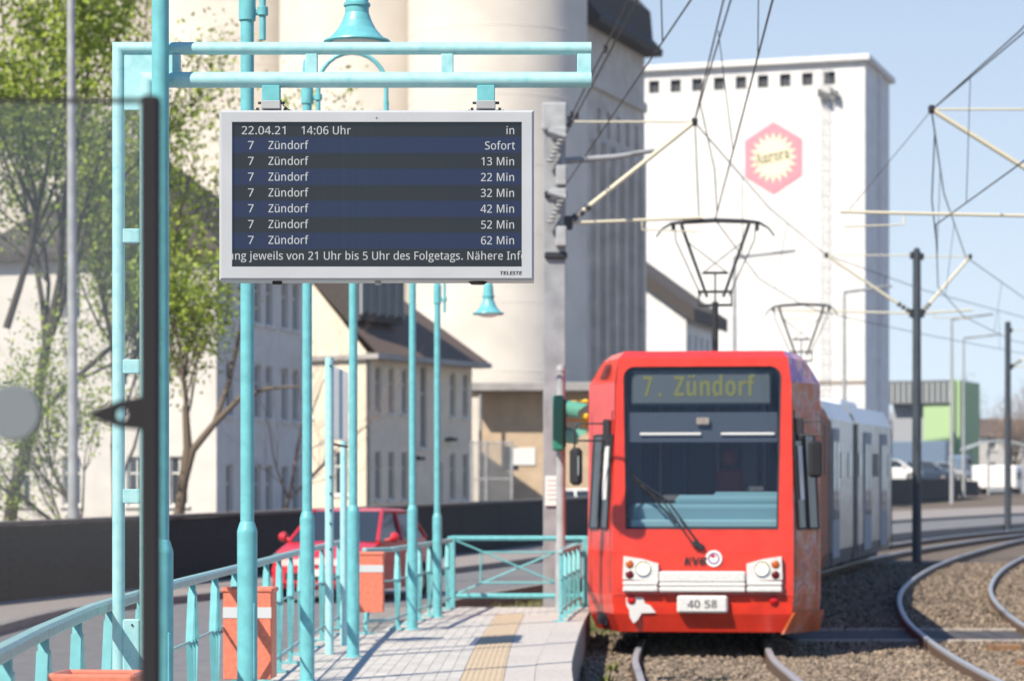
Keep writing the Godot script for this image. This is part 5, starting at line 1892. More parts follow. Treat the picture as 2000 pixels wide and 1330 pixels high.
# ------------------------------------------------------------------ departure display
func display() -> void:
	var s := 450.0
	var D := 5000.0 / s
	# frame: two tubes bent over into a double beam
	var f := thing("display_frame", "pale teal double-tube frame with a cantilevered double beam", "frame", V(-1.71, PLAT, D))
	var o := f.position
	var yb := 1.72 + (975.0 - 94.5) / s       # upper beam
	var yi := 1.72 + (975.0 - 156.0) / s      # lower beam
	var xl := (230.5 - 1000.0) / s
	var xr := (287.0 - 1000.0) / s
	var xe := (1155.0 - 1000.0) / s
	var P := func(x: float, y: float, z := 0.0) -> Vector3: return Vector3(x, y, -D + z) - o
	for u in [[xl, yb, 0.0275, "outer_tube"], [xr, yi, 0.0345, "inner_tube"]]:
		var st := S()
		mitred(st, P.call(u[0], 0.0), P.call(u[0], u[1]), P.call(xe, u[1]), u[2])
		part(u[3], st, M.teal_weathered, f)
	for y in [461.0, 716.0, 969.0]:
		var st := S()
		var yy: float = 1.72 + (975.0 - y) / s
		box(st, P.call((xl + xr) / 2 - 0.004, yy), Vector3(xr - xl - 0.05, 0.061, 0.04), Basis.IDENTITY, 0.003)
		part("rung", st, M.teal_weathered, f)
	for x in [344.0, 608.0, 873.5, 1141.5]:
		var st := S()
		var w := 0.062 if x > 1100.0 else (0.034 if x < 400.0 else 0.053)
		box(st, P.call((x - 1000.0) / s, (yb + yi) / 2), Vector3(w, yb - yi - 0.05, 0.036), Basis.IDENTITY, 0.003)
		part("spacer", st, M.teal_weathered, f)
	var st := S()
	var cp := PackedVector2Array([Vector2(xl + 0.026, 1.72 + (975.0 - 215.0) / s), Vector2(xr - 0.03, 1.72 + (975.0 - 215.0) / s), Vector2(xr - 0.03, yi + 0.02), Vector2(xr + 0.11, yi + 0.02), Vector2(xr + 0.11, yb - 0.02), Vector2(xl + 0.026, yb - 0.02)])
	slab(st, cp, Transform3D(Basis.IDENTITY, Vector3(0, 0, -D - 0.012) - o), 0.024)
	part("corner_plate", st, M.teal_weathered, f)
	st = S()
	box(st, P.call((xl + xr) / 2 - 0.004, 0.76), Vector3(xr - xl - 0.05, 0.88, 0.05), Basis.IDENTITY, 0.006)
	var sv := part("foot_box", st, M.teal_weathered, f)
	st = S()
	lathe(st, [Vector2(0.005, 0.0), Vector2(0.005, 0.004), Vector2(0.0, 0.005)], P.call((xl + xr) / 2, 1.175, 0.026), 10, Basis(Vector3.RIGHT, PI / 2))
	part("screw", st, M.iron_dark, sv)
	st = S()
	box(st, P.call((xl + xr) / 2, 0.325), Vector3(0.34, 0.02, 0.3), Basis.IDENTITY, 0.004)
	part("base_plate", st, M.teal_weathered, f)
	for x in [529.5, 949.0]:
		st = S()
		var px: float = (x - 1000.0) / s
		box(st, P.call(px, yi - 0.078), Vector3(0.078, 0.10, 0.06), Basis.IDENTITY, 0.003)
		var hg := part("hanger", st, M.teal_paint, f)
		st = S()
		box(st, P.call(px, yi - 0.112, 0.002), Vector3(0.083, 0.036, 0.066), Basis.IDENTITY, 0.003)
		part("sleeve", st, M.galvanised, hg)
		st = S()
		for sd in [-1.0, 1.0]:
			tube(st, [P.call(px + 0.04 * sd, yi - 0.10), P.call(px + 0.058 * sd, yi - 0.10)], 0.006, 6)
			tube(st, [P.call(px + 0.05 * sd, yi - 0.135), P.call(px + 0.078 * sd, yi - 0.135)], 0.006, 6)
			box(st, P.call(px + 0.06 * sd, yi - 0.132), Vector3(0.012, 0.02, 0.02))
		part("bolt", st, M.iron_dark, hg)
		if x < 600.0:
			st = S()
			tube(st, [P.call(px + 0.042, yi - 0.09, 0.02), P.call(px + 0.055, yi - 0.115, 0.03), P.call(px + 0.075, yi - 0.132, 0.02), P.call(px + 0.1, yi - 0.137, 0.0)], 0.003, 5)
			part("cable", st, M.iron_dark, hg)

	# the display itself
	var W := 613.0 / s
	var H := 331.0 / s
	var cx := (736.5 - 1000.0) / s
	var cy := 1.72 + (975.0 - 384.0) / s
	var t := thing("departure_display", "white-cased departure screen listing tram times, hung below the teal beam", "display", V(cx, cy - H / 2, D))
	var B := Vector3(0, H / 2, 0)
	# casing: bezel with a real opening, side walls and back
	var sx0 := (455.0 - 736.5) / s
	var sx1 := (1019.0 - 736.5) / s
	var sy1 := (384.0 - 241.5) / s
	var sy0 := (384.0 - 523.0) / s
	st = S()
	var ow := W / 2
	var oh := H / 2
	var bv := 0.010
	var zf := 0.055
	for q in [[-ow + bv, sy1, ow - bv, oh - bv], [-ow + bv, -oh + bv, ow - bv, sy0], [-ow + bv, sy0, sx0, sy1], [sx1, sy0, ow - bv, sy1]]:
		face(st, [B + Vector3(q[0], q[1], zf), B + Vector3(q[2], q[1], zf), B + Vector3(q[2], q[3], zf), B + Vector3(q[0], q[3], zf)], Vector3(0, 0, 1))
	var oc := [Vector2(-ow, -oh), Vector2(ow, -oh), Vector2(ow, oh), Vector2(-ow, oh)]
	var ic := [Vector2(-ow + bv, -oh + bv), Vector2(ow - bv, -oh + bv), Vector2(ow - bv, oh - bv), Vector2(-ow + bv, oh - bv)]
	var sc := [Vector2(sx0, sy0), Vector2(sx1, sy0), Vector2(sx1, sy1), Vector2(sx0, sy1)]
	for k in 4:
		var j := (k + 1) % 4
		var out := Vector3((oc[k].x + oc[j].x), (oc[k].y + oc[j].y), 0)
		face(st, [B + Vector3(ic[k].x, ic[k].y, zf), B + Vector3(ic[j].x, ic[j].y, zf), B + Vector3(oc[j].x, oc[j].y, zf - bv), B + Vector3(oc[k].x, oc[k].y, zf - bv)], out.normalized() + Vector3(0, 0, 1))
		face(st, [B + Vector3(oc[k].x, oc[k].y, zf - bv), B + Vector3(oc[j].x, oc[j].y, zf - bv), B + Vector3(oc[j].x, oc[j].y, -0.10), B + Vector3(oc[k].x, oc[k].y, -0.10)], out)
		face(st, [B + Vector3(sc[k].x, sc[k].y, zf), B + Vector3(sc[j].x, sc[j].y, zf), B + Vector3(sc[j].x, sc[j].y, zf - 0.014), B + Vector3(sc[k].x, sc[k].y, zf - 0.014)], -out)
	face(st, [B + Vector3(-ow, -oh, -0.10), B + Vector3(ow, -oh, -0.10), B + Vector3(ow, oh, -0.10), B + Vector3(-ow, oh, -0.10)], Vector3(0, 0, -1))
	part("casing", st, M.casing, t)
	# lit screen
	var im := Image.create(1128, 564, false, Image.FORMAT_RGB8)
	var dark := Color8(47, 55, 63)
	var blue := Color8(44, 60, 98)
	im.fill(dark)
	var hpx := 564.0 / 281.5
	for k in 7:
		if k % 2 == 0:
			im.fill_rect(Rect2i(0, int((271.5 + 30.75 * k - 241.5) * hpx), 1128, int(30.75 * hpx) + 1), blue)
	var nz := FastNoiseLite.new()
	nz.seed = 5
	nz.frequency = 0.012
	for x in 1128:
		# faint coloured columns, the pixel grid of the panel
		var a := nz.get_noise_2d(x * 1.0, 0.0)
		var amt := clampf(1.0 - absf(x - 480.0) / 420.0, 0.0, 1.0) * 0.05
		var g := sin(x * 0.55 + a * 9.0)
		for y in 564:
			var c := im.get_pixel(x, y)
			var row := 0.012 * sin(y * 0.9)
			var h := sin(x * 0.26 + a * 7.0)
			im.set_pixel(x, y, Color(c.r * (1.0 + row) + amt * maxf(0.0, h) * 0.5, c.g * (1.0 + row) + amt * maxf(0.0, -h) * 0.6, c.b * (1.0 + row) + amt * g * 0.3))
	var sm := mat("screen_glow", Color(0.012, 0.012, 0.014), 0.35)
	sm.emission_enabled = true
	sm.emission_texture = ImageTexture.create_from_image(im)
	sm.emission = Color.WHITE
	sm.emission_operator = BaseMaterial3D.EMISSION_OP_MULTIPLY
	sm.emission_energy_multiplier = 0.47
	st = S()
	var zs := zf - 0.012
	var uvq := [[sx0 - 0.004, sy0 - 0.004, 0.0, 1.0], [sx1 + 0.004, sy0 - 0.004, 1.0, 1.0], [sx1 + 0.004, sy1 + 0.004, 1.0, 0.0], [sx0 - 0.004, sy1 + 0.004, 0.0, 0.0]]
	for k in [0, 2, 1, 0, 3, 2]:
		st.set_normal(Vector3(0, 0, 1))
		st.set_uv(Vector2(uvq[k][2], uvq[k][3]))
		st.add_vertex(B + Vector3(uvq[k][0], uvq[k][1], zs))
	var scr := part("screen", st, sm, t)
	var put := func(called: String, text: String, px: float, py: float, align: int, width := 0.0) -> void:
		lettering(called, text, 15.6 / s, Transform3D(Basis.IDENTITY, B + Vector3((px - 736.5) / s, (384.0 - py) / s, zs + 0.0015)), M.screen_letter, scr, align, width / s, false, 0.001)
	put.call("date", "22.04.21", 472.5, 265.3, 0, 85.0)
	put.call("clock", "14:06 Uhr", 588.0, 265.3, 0, 96.0)
	put.call("column_head", "in", 1006.0, 265.3, 2)
	var mins := ["Sofort", "13 Min", "22 Min", "32 Min", "42 Min", "52 Min", "62 Min"]
	for k in 7:
		var y := 294.2 + 30.75 * k
		put.call("route_number", "7", 484.5, y, 0, 11.0)
		put.call("destination", "Zündorf", 524.5, y, 0, 78.0)
		put.call("waiting_time", mins[k], 1006.0, y + 0.8, 2)
	put.call("running_text", "ung jeweils von 21 Uhr bis 5 Uhr des Folgetags. Nähere Info", 446.0, 509.3, 0, 580.0)
	lettering("maker_name", "TELESTE", 6.6 / s, Transform3D(Basis(Vector3.RIGHT, Vector3(0.2, 1, 0), Vector3(0, 0, 1)), B + Vector3((976.0 - 736.5) / s, (384.0 - 538.8) / s, zf + 0.0006)), M.ink, t, 0, 42.0 / s, true, 0.001)
	st = S()
	slab(st, disc(0, 0, 0.004, 12), Transform3D(Basis.IDENTITY, B + Vector3(0, (384.0 - 234.0) / s, zf + 0.0005)), 0.001)
	part("light_sensor", st, M.hall_dark, t)
	for q in [[541.0, 0.042, 0.014], [933.0, 0.08, 0.012], [738.0, 0.026, 0.016]]:
		st = S()
		var x: float = (q[0] - 736.5) / s
		if q[0] == 933.0:
			lathe(st, [Vector2(0.0, -0.014), Vector2(0.03, -0.012), Vector2(0.042, 0.0)], B + Vector3(x, -H / 2, -0.02), 20)
			part("speaker", st, M.black_plastic, t)
		else:
			box(st, B + Vector3(x, -H / 2 - q[2] / 2, 0.0), Vector3(q[1], q[2], 0.03), Basis.IDENTITY, 0.003)
			part("camera_eye" if q[0] == 541.0 else "lock", st, M.black_plastic if q[0] == 541.0 else M.galvanised, t)
	for x in [738.0, 519.0, 560.0, 925.0, 975.0]:
		st = S()
		var xx: float = (x - 736.5) / s
		box(st, B + Vector3(xx, H / 2 + 0.004, 0.0), Vector3(0.03, 0.008, 0.02), Basis.IDENTITY, 0.002)
		part("top_bolt", st, M.galvanised, t)

func mitred(st: SurfaceTool, foot: Vector3, corner: Vector3, tip: Vector3, r: float) -> void:   # a tube with one sharp mitred bend
	var n := 20
	var up := (corner - foot).normalized()
	var along := (tip - corner).normalized()
	var mit := (up + along).normalized()          # normal of the mitre plane
	var back := up.cross(along).normalized()
	var side := back.cross(up).normalized()
	var side2 := back.cross(along).normalized()
	for k in n:
		var q := []
		var nn := []
		for j in [k, k + 1]:
			var a: float = TAU * j / n
			var r1 := back * cos(a) + side * sin(a)
			var r2 := back * cos(a) + side2 * sin(a)
			var c0 := foot + r1 * r
			var hit := c0 + up * ((corner - c0).dot(mit) / up.dot(mit))
			q.append([c0, hit, tip + r2 * r])
			nn.append([r1, r2])
		for seg in 2:
			var p := [q[0][seg], q[0][seg + 1], q[1][seg + 1], q[1][seg]]
			var ns := [nn[0][seg], nn[0][seg], nn[1][seg], nn[1][seg]]
			var g: Vector3 = (p[2] - p[0]).cross(p[1] - p[0])
			for e in ([0, 1, 2, 0, 2, 3] if g.dot(ns[0]) > 0 else [0, 2, 1, 0, 3, 2]):
				st.set_normal(ns[e])
				st.add_vertex(p[e])
	var cap := []
	for k in n:
		var a := TAU * k / n
		cap.append(tip + (back * cos(a) + side2 * sin(a)) * r)
	face(st, cap, along)

# ------------------------------------------------------------------ things on the platform and the street
func bin(label: String, at: Vector3, turn: float, w: float) -> void:
	var t := thing("litter_bin", label, "litter bin", at, turn, "orange litter bins on the railings")
	var st := S()
	var wall := 0.012
	for b in [[0.0, 0.29, w / 2, w, 0.58, wall], [0.0, 0.29, -w / 2, w, 0.58, wall]]:
		box(st, Vector3(b[0], b[1], b[2] * 0.8), Vector3(b[3], b[4], b[5]), Basis.IDENTITY, 0.004)
	for sd in [-1.0, 1.0]:
		box(st, Vector3(sd * (w / 2 - 0.004), 0.29, 0), Vector3(wall, 0.575, w * 0.8 - 0.01), Basis.IDENTITY, 0.004)
	box(st, Vector3(0, 0.02, 0), Vector3(w - 0.02, 0.02, w * 0.78))
	part("bucket", st, M.bin_orange, t)
	st = S()
	for sd in [-1.0, 1.0]:
		box(st, Vector3(0, 0.575, sd * w * 0.40), Vector3(w + 0.02, 0.03, 0.03), Basis.IDENTITY, 0.008)
		box(st, Vector3(sd * w * 0.5, 0.575, 0), Vector3(0.028, 0.032, w * 0.8), Basis.IDENTITY, 0.008)
	part("rim", st, M.bin_orange, t)
	st = S()
	box(st, Vector3(0, 0.43, w * 0.4 + 0.008), Vector3(w + 0.004, 0.07, 0.004))
	part("band", st, M.silver_band, t)
	st = S()
	box(st, Vector3(-w / 2 - 0.01, 0.35, -0.06), Vector3(0.02, 0.1, 0.05))
	tube(st, [Vector3(-w / 2 - 0.01, 0.3, -0.06), Vector3(-w / 2 - 0.08, 0.3, -0.06)], 0.012, 6)
	part("holder", st, M.iron_dark, t)

func hatch_car(label: String, at: Vector3, turn: float, paint: Material, called := "parked_car", category := "car", tall := 1.0) -> Node3D:
	# front looks along +z, middle of the wheelbase at the origin
	var t := thing(called, label, category, at, turn)
	var st := S()
	# z, half width, bottom, belt height
	var sec := [[1.86, 0.62, 0.30, 0.56], [1.80, 0.74, 0.22, 0.66], [1.55, 0.81, 0.19, 0.78], [0.95, 0.83, 0.18, 0.92], [0.0, 0.83, 0.18, 0.94], [-1.0, 0.83, 0.18, 0.96], [-1.62, 0.79, 0.22, 0.98], [-1.74, 0.72, 0.30, 0.95]]
	for i in sec.size() - 1:
		var a: Array = sec[i]
		var b: Array = sec[i + 1]
		for sd in [-1.0, 1.0]:
			var pa := [Vector3(a[1] * 0.94 * sd, a[2], a[0]), Vector3(a[1] * sd, (a[2] + a[3]) * 0.55, a[0]), Vector3(a[1] * 0.93 * sd, a[3], a[0])]
			var pb := [Vector3(b[1] * 0.94 * sd, b[2], b[0]), Vector3(b[1] * sd, (b[2] + b[3]) * 0.55, b[0]), Vector3(b[1] * 0.93 * sd, b[3], b[0])]
			for k in 2:
				face(st, [pa[k], pb[k], pb[k + 1], pa[k + 1]], Vector3(sd, 0.1, 0))
			face(st, [pa[2], pb[2], Vector3(0, b[3] + 0.03, b[0]), Vector3(0, a[3] + 0.03, a[0])], Vector3.UP)
			face(st, [pa[0], pb[0], Vector3(0, b[2], b[0]), Vector3(0, a[2], a[0])], Vector3.DOWN)
	for e in [sec[0], sec[-1]]:
		face(st, [Vector3(-e[1] * 0.94, e[2], e[0]), Vector3(e[1] * 0.94, e[2], e[0]), Vector3(e[1], (e[2] + e[3]) * 0.55, e[0]), Vector3(e[1] * 0.93, e[3], e[0]), Vector3(-e[1] * 0.93, e[3], e[0]), Vector3(-e[1], (e[2] + e[3]) * 0.55, e[0])], Vector3(0, 0, e[0]))
	part("body", st, paint, t)
	var rt := 1.44 * tall
	var A := [Vector3(-0.74, 0.93, 0.98), Vector3(0.74, 0.93, 0.98), Vector3(0.58, rt - 0.03, 0.28), Vector3(-0.58, rt - 0.03, 0.28)]
	var C := [Vector3(-0.74, 0.96, -1.62), Vector3(0.74, 0.96, -1.62), Vector3(0.56, rt - 0.05, -1.28), Vector3(-0.56, rt - 0.05, -1.28)]
	st = S()
	face(st, A, Vector3(0, 0.5, 1))
	part("windscreen", st, M.car_glass, t)
	st = S()
	face(st, C, Vector3(0, 0.3, -1))
	part("rear_window", st, M.car_glass, t)
	for sd in [0, 1]:
		st = S()
		var ix := [1, 2, 2, 1] if sd else [0, 3, 3, 0]
		face(st, [A[ix[0]], A[ix[1]], C[ix[2]], C[ix[3]]], Vector3(1.0 if sd else -1.0, 0.2, 0))
		part("side_window", st, M.car_glass, t)
	st = S()
	face(st, [A[3], A[2], Vector3(0.48, rt + 0.02, 0.0), Vector3(-0.48, rt + 0.02, 0.0)], Vector3(0, 1, 0.4))
	face(st, [Vector3(-0.48, rt + 0.02, 0.0), Vector3(0.48, rt + 0.02, 0.0), Vector3(0.46, rt, -1.15), Vector3(-0.46, rt, -1.15)], Vector3.UP)
	face(st, [Vector3(-0.46, rt, -1.15), Vector3(0.46, rt, -1.15), C[2], C[3]], Vector3(0, 1, -0.5))
	for sd in [-1.0, 1.0]:
		face(st, [Vector3(0.58 * sd, rt - 0.03, 0.28), Vector3(0.48 * sd, rt + 0.02, 0.0), Vector3(0.46 * sd, rt, -1.15), Vector3(0.56 * sd, rt - 0.05, -1.28)], Vector3(sd, 0.8, 0))
		tube(st, [Vector3(0.74 * sd, 0.93, 0.98), Vector3(0.58 * sd, rt - 0.03, 0.28), Vector3(0.56 * sd, rt - 0.05, -1.28), Vector3(0.74 * sd, 0.96, -1.62)], 0.032, 8)
		tube(st, [Vector3(0.745 * sd, 0.94, -0.25), Vector3(0.575 * sd, rt - 0.04, -0.4)], 0.035, 6)
	part("roof", st, paint, t)
	for sd in [-1.0, 1.0]:
		st = S()
		lathe(st, [Vector2(0.0, -0.07), Vector2(0.05, -0.06), Vector2(0.085, -0.01), Vector2(0.07, 0.05), Vector2(0.0, 0.08)], Vector3(0.94 * sd, 1.0, 0.72), 14, Basis(Vector3(0, 0, 1), PI / 2 * sd))
		tube(st, [Vector3(0.78 * sd, 0.95, 0.72), Vector3(0.92 * sd, 0.98, 0.72)], 0.025, 6)
		part("wing_mirror", st, paint, t)
		st = S()
		box(st, Vector3(0.62 * sd, 0.68, 1.70), Vector3(0.26, 0.13, 0.2), Basis(Vector3.UP, 0.5 * sd) * Basis(Vector3.RIGHT, -0.5), 0.04)
		part("headlight", st, M.chrome, t)
		st = S()
		box(st, Vector3(0.66 * sd, 0.82, -1.70), Vector3(0.14, 0.24, 0.1), Basis.IDENTITY, 0.03)
		part("tail_light", st, M.lamp_red, t)
		for wz in [1.2, -1.18]:
			st = S()
			lathe(st, [Vector2(0.17, -0.09), Vector2(0.28, -0.09), Vector2(0.295, -0.06), Vector2(0.295, 0.06), Vector2(0.28, 0.09), Vector2(0.17, 0.09)], Vector3(0.745 * sd, 0.29, wz), 24, Basis(Vector3(0, 0, 1), PI / 2))
			var wh := part("wheel", st, M.tyre, t)
			st = S()
			lathe(st, [Vector2(0.0, -0.085), Vector2(0.175, -0.075), Vector2(0.175, 0.075), Vector2(0.0, 0.085)], Vector3(0.745 * sd, 0.29, wz), 18, Basis(Vector3(0, 0, 1), PI / 2))
			part("rim", st, M.rim, wh)
	st = S()
	box(st, Vector3(0, 0.40, 1.84), Vector3(1.0, 0.14, 0.06), Basis.IDENTITY, 0.02)
	part("grille", st, M.black_plastic, t)
	st = S()
	box(st, Vector3(0, 0.46, 1.885), Vector3(0.5, 0.105, 0.012), Basis.IDENTITY, 0.004)
	part("licence_plate", st, M.white_plate, t)
	return t

func street_lamp(label: String, at: Vector3, h: float, arm: float) -> void:
	var t := thing("street_lamp", label, "street lamp", at, 0.0, "grey street lamps along the climbing road")
	var st := S()
	tube(st, [Vector3.ZERO, Vector3(0, h * 0.5, 0), Vector3(0, h, 0)], [0.13, 0.10, 0.07], 12)
	part("pole", st, M.galvanised, t)
	st = S()
	tube(st, [Vector3(0, h - 0.05, 0), Vector3(arm * 0.6, h + 0.12, 0), Vector3(arm, h + 0.22, 0)], [0.08, 0.06, 0.04], 8)
	var a := part("arm", st, M.mast_grey, t)
	st = S()
	box(st, Vector3(arm * 0.82, h + 0.2, 0), Vector3(arm * 0.4, 0.09, 0.28), Basis(Vector3(0, 0, 1), 0.1), 0.03)
	part("lamp_head", st, M.mast_grey, a)

func street_things() -> void:
	bin("orange litter bin with open top hung low on the railing's near end", V(-1.34, 0.57, 8.3), -0.1, 0.26)
	bin("orange litter bin with silver band behind the second lamp post", V(-1.70, 0.56, 16.6), -0.05, 0.31)
	bin("orange litter bin with silver band at the start of the far railing", V(-1.41, 0.61, 25.2), 0.0, 0.29)
	# notice board between two poles
	var t := thing("timetable_sign", "white sign board held between two pale teal poles", "sign", V(-1.65, PLAT, 23.1))
	var st := S()
	tube(st, [Vector3.ZERO, Vector3(0, 2.68, 0)], 0.04, 14)
	part("pole", st, M.teal_weathered, t)
	st = S()
	tube(st, [Vector3(0.035, 0, -1.42), Vector3(0.035, 2.62, -1.42)], 0.034, 14)
	part("pole", st, M.teal_weathered, t)
	for y in [2.60, 1.60, 1.45, 1.30, 1.18, 0.95]:
		st = S()
		lathe(st, [Vector2(0.011, 0), Vector2(0.011, 0.012), Vector2(0.0, 0.014)], Vector3(0.014, y, 0.036), 8, Basis(Vector3.RIGHT, PI / 2))
		part("bolt", st, M.iron_dark, t)
	st = S()
	box(st, Vector3(0.045, 2.28, -0.71), Vector3(0.025, 0.66, 1.28), Basis(Vector3.UP, -0.04), 0.004)
	var bd := part("board", st, M.board_sheet, t)
	st = S()
	box(st, Vector3(0.063, 2.28, -0.62), Vector3(0.006, 0.64, 0.26), Basis(Vector3.UP, -0.04))
	part("stripe", st, M.teal_weathered, bd)
	st = S()
	box(st, Vector3(0.045, 1.90, -0.71), Vector3(0.02, 0.02, 1.36), Basis(Vector3.UP, -0.04))
	part("crossbar", st, M.iron_dark, t)

	# tram signal
	t = thing("tram_signal", "green two-lamp tram signal with hoods on a grey pole", "signal", V(0.60, PLAT, 31.5))
	t.scale = Vector3(1.06, 1.06, 1.06)
	st = S()
	tube(st, [Vector3(0, 0, 0), Vector3(0, 0.80, 0), Vector3(0, 0.82, 0), Vector3(0, 2.84, 0)], [0.062, 0.062, 0.052, 0.05], 16)
	lathe(st, [Vector2(0.055, 2.80), Vector2(0.058, 2.82), Vector2(0.05, 2.87), Vector2(0.0, 2.885)], Vector3.ZERO, 16)
	part("pole", st, M.galvanised, t)
	st = S()
	box(st, Vector3(-0.03, 2.20, 0.09), Vector3(0.13, 0.64, 0.24), Basis.IDENTITY, 0.02)
	part("housing", st, M.signal_green, t)
	st = S()
	box(st, Vector3(0.045, 2.20, 0.09), Vector3(0.03, 0.56, 0.20), Basis.IDENTITY, 0.01)
	part("lamp_plate", st, M.iron_dark, t)
	for y in [2.36, 2.05]:
		st = S()
		var hb := Basis(Vector3(0, 0, 1), -PI / 2)
		lathe(st, [Vector2(0.0, 0.0), Vector2(0.07, 0.0), Vector2(0.085, 0.03)], Vector3(0.055, y, 0.09), 20, hb)
		part("lens", st, M.lens_dark, t)
		st = S()
		for k in 18:        # hood: a half tube, longer above than below, tipped downwards
			var q := []
			for e in [[k, 0.0], [k, 1.0], [k + 1, 1.0], [k + 1, 0.0]]:
				var a: float = deg_to_rad(-40.0) + deg_to_rad(260.0) * e[0] / 18.0
				var reach: float = e[1] * (0.14 + 0.12 * maxf(0.0, sin(a)))
				q.append(Vector3(0.055 + reach, y + 0.11 * sin(a) - reach * 0.18, 0.09 + 0.11 * cos(a)))
			face(st, q, Vector3(0, sin(deg_to_rad(-40.0 + 260.0 * (k + 0.5) / 18.0)), cos(deg_to_rad(-40.0 + 260.0 * (k + 0.5) / 18.0))))
		part("hood", st, M.hood_green, t)
	for y in [2.46, 2.24]:
		st = S()
		box(st, Vector3(0.29, y, -0.12), Vector3(0.08, 0.05 if y > 2.3 else 0.16, 0.05), Basis.IDENTITY, 0.02)
		tube(st, [Vector3(0.0, y, -0.04), Vector3(0.27, y, -0.12)], 0.012, 6)
		part("yellow_box", st, M.yellow, t)

	# red car on the street
	hatch_car("red hatchback driving along the street behind the railing", V(-2.58, rise(41.5) - 0.02, 41.5), deg_to_rad(-15.0), M.car_red, "red_car")

	# slim grey lamp on the footway
	t = thing("street_lamp", "slim pale grey street lamp in front of the leafy trees", "street lamp", V(-7.02, rise(41) + 0.09, 41))
	st = S()
	tube(st, [Vector3.ZERO, Vector3(-0.01, 1.3, 0), Vector3(-0.02, 1.36, 0), Vector3(-0.06, 11.2, 0)], [0.10, 0.098, 0.085, 0.06], 14)
	part("pole", st, M.galvanised, t)
	st = S()
	tube(st, [Vector3(-0.06, 11.15, 0), Vector3(0.4, 11.6, 0), Vector3(1.2, 11.75, 0)], [0.05, 0.045, 0.04], 8)
	box(st, Vector3(1.4, 11.76, 0), Vector3(0.6, 0.1, 0.26), Basis.IDENTITY, 0.03)
	part("arm", st, M.galvanised, t)

	hatch_car("white car roof showing over the dark wall beside the tram", V(2.9, rise(88) - 0.05, 92), deg_to_rad(60.0), M.car_white, "parked_car")

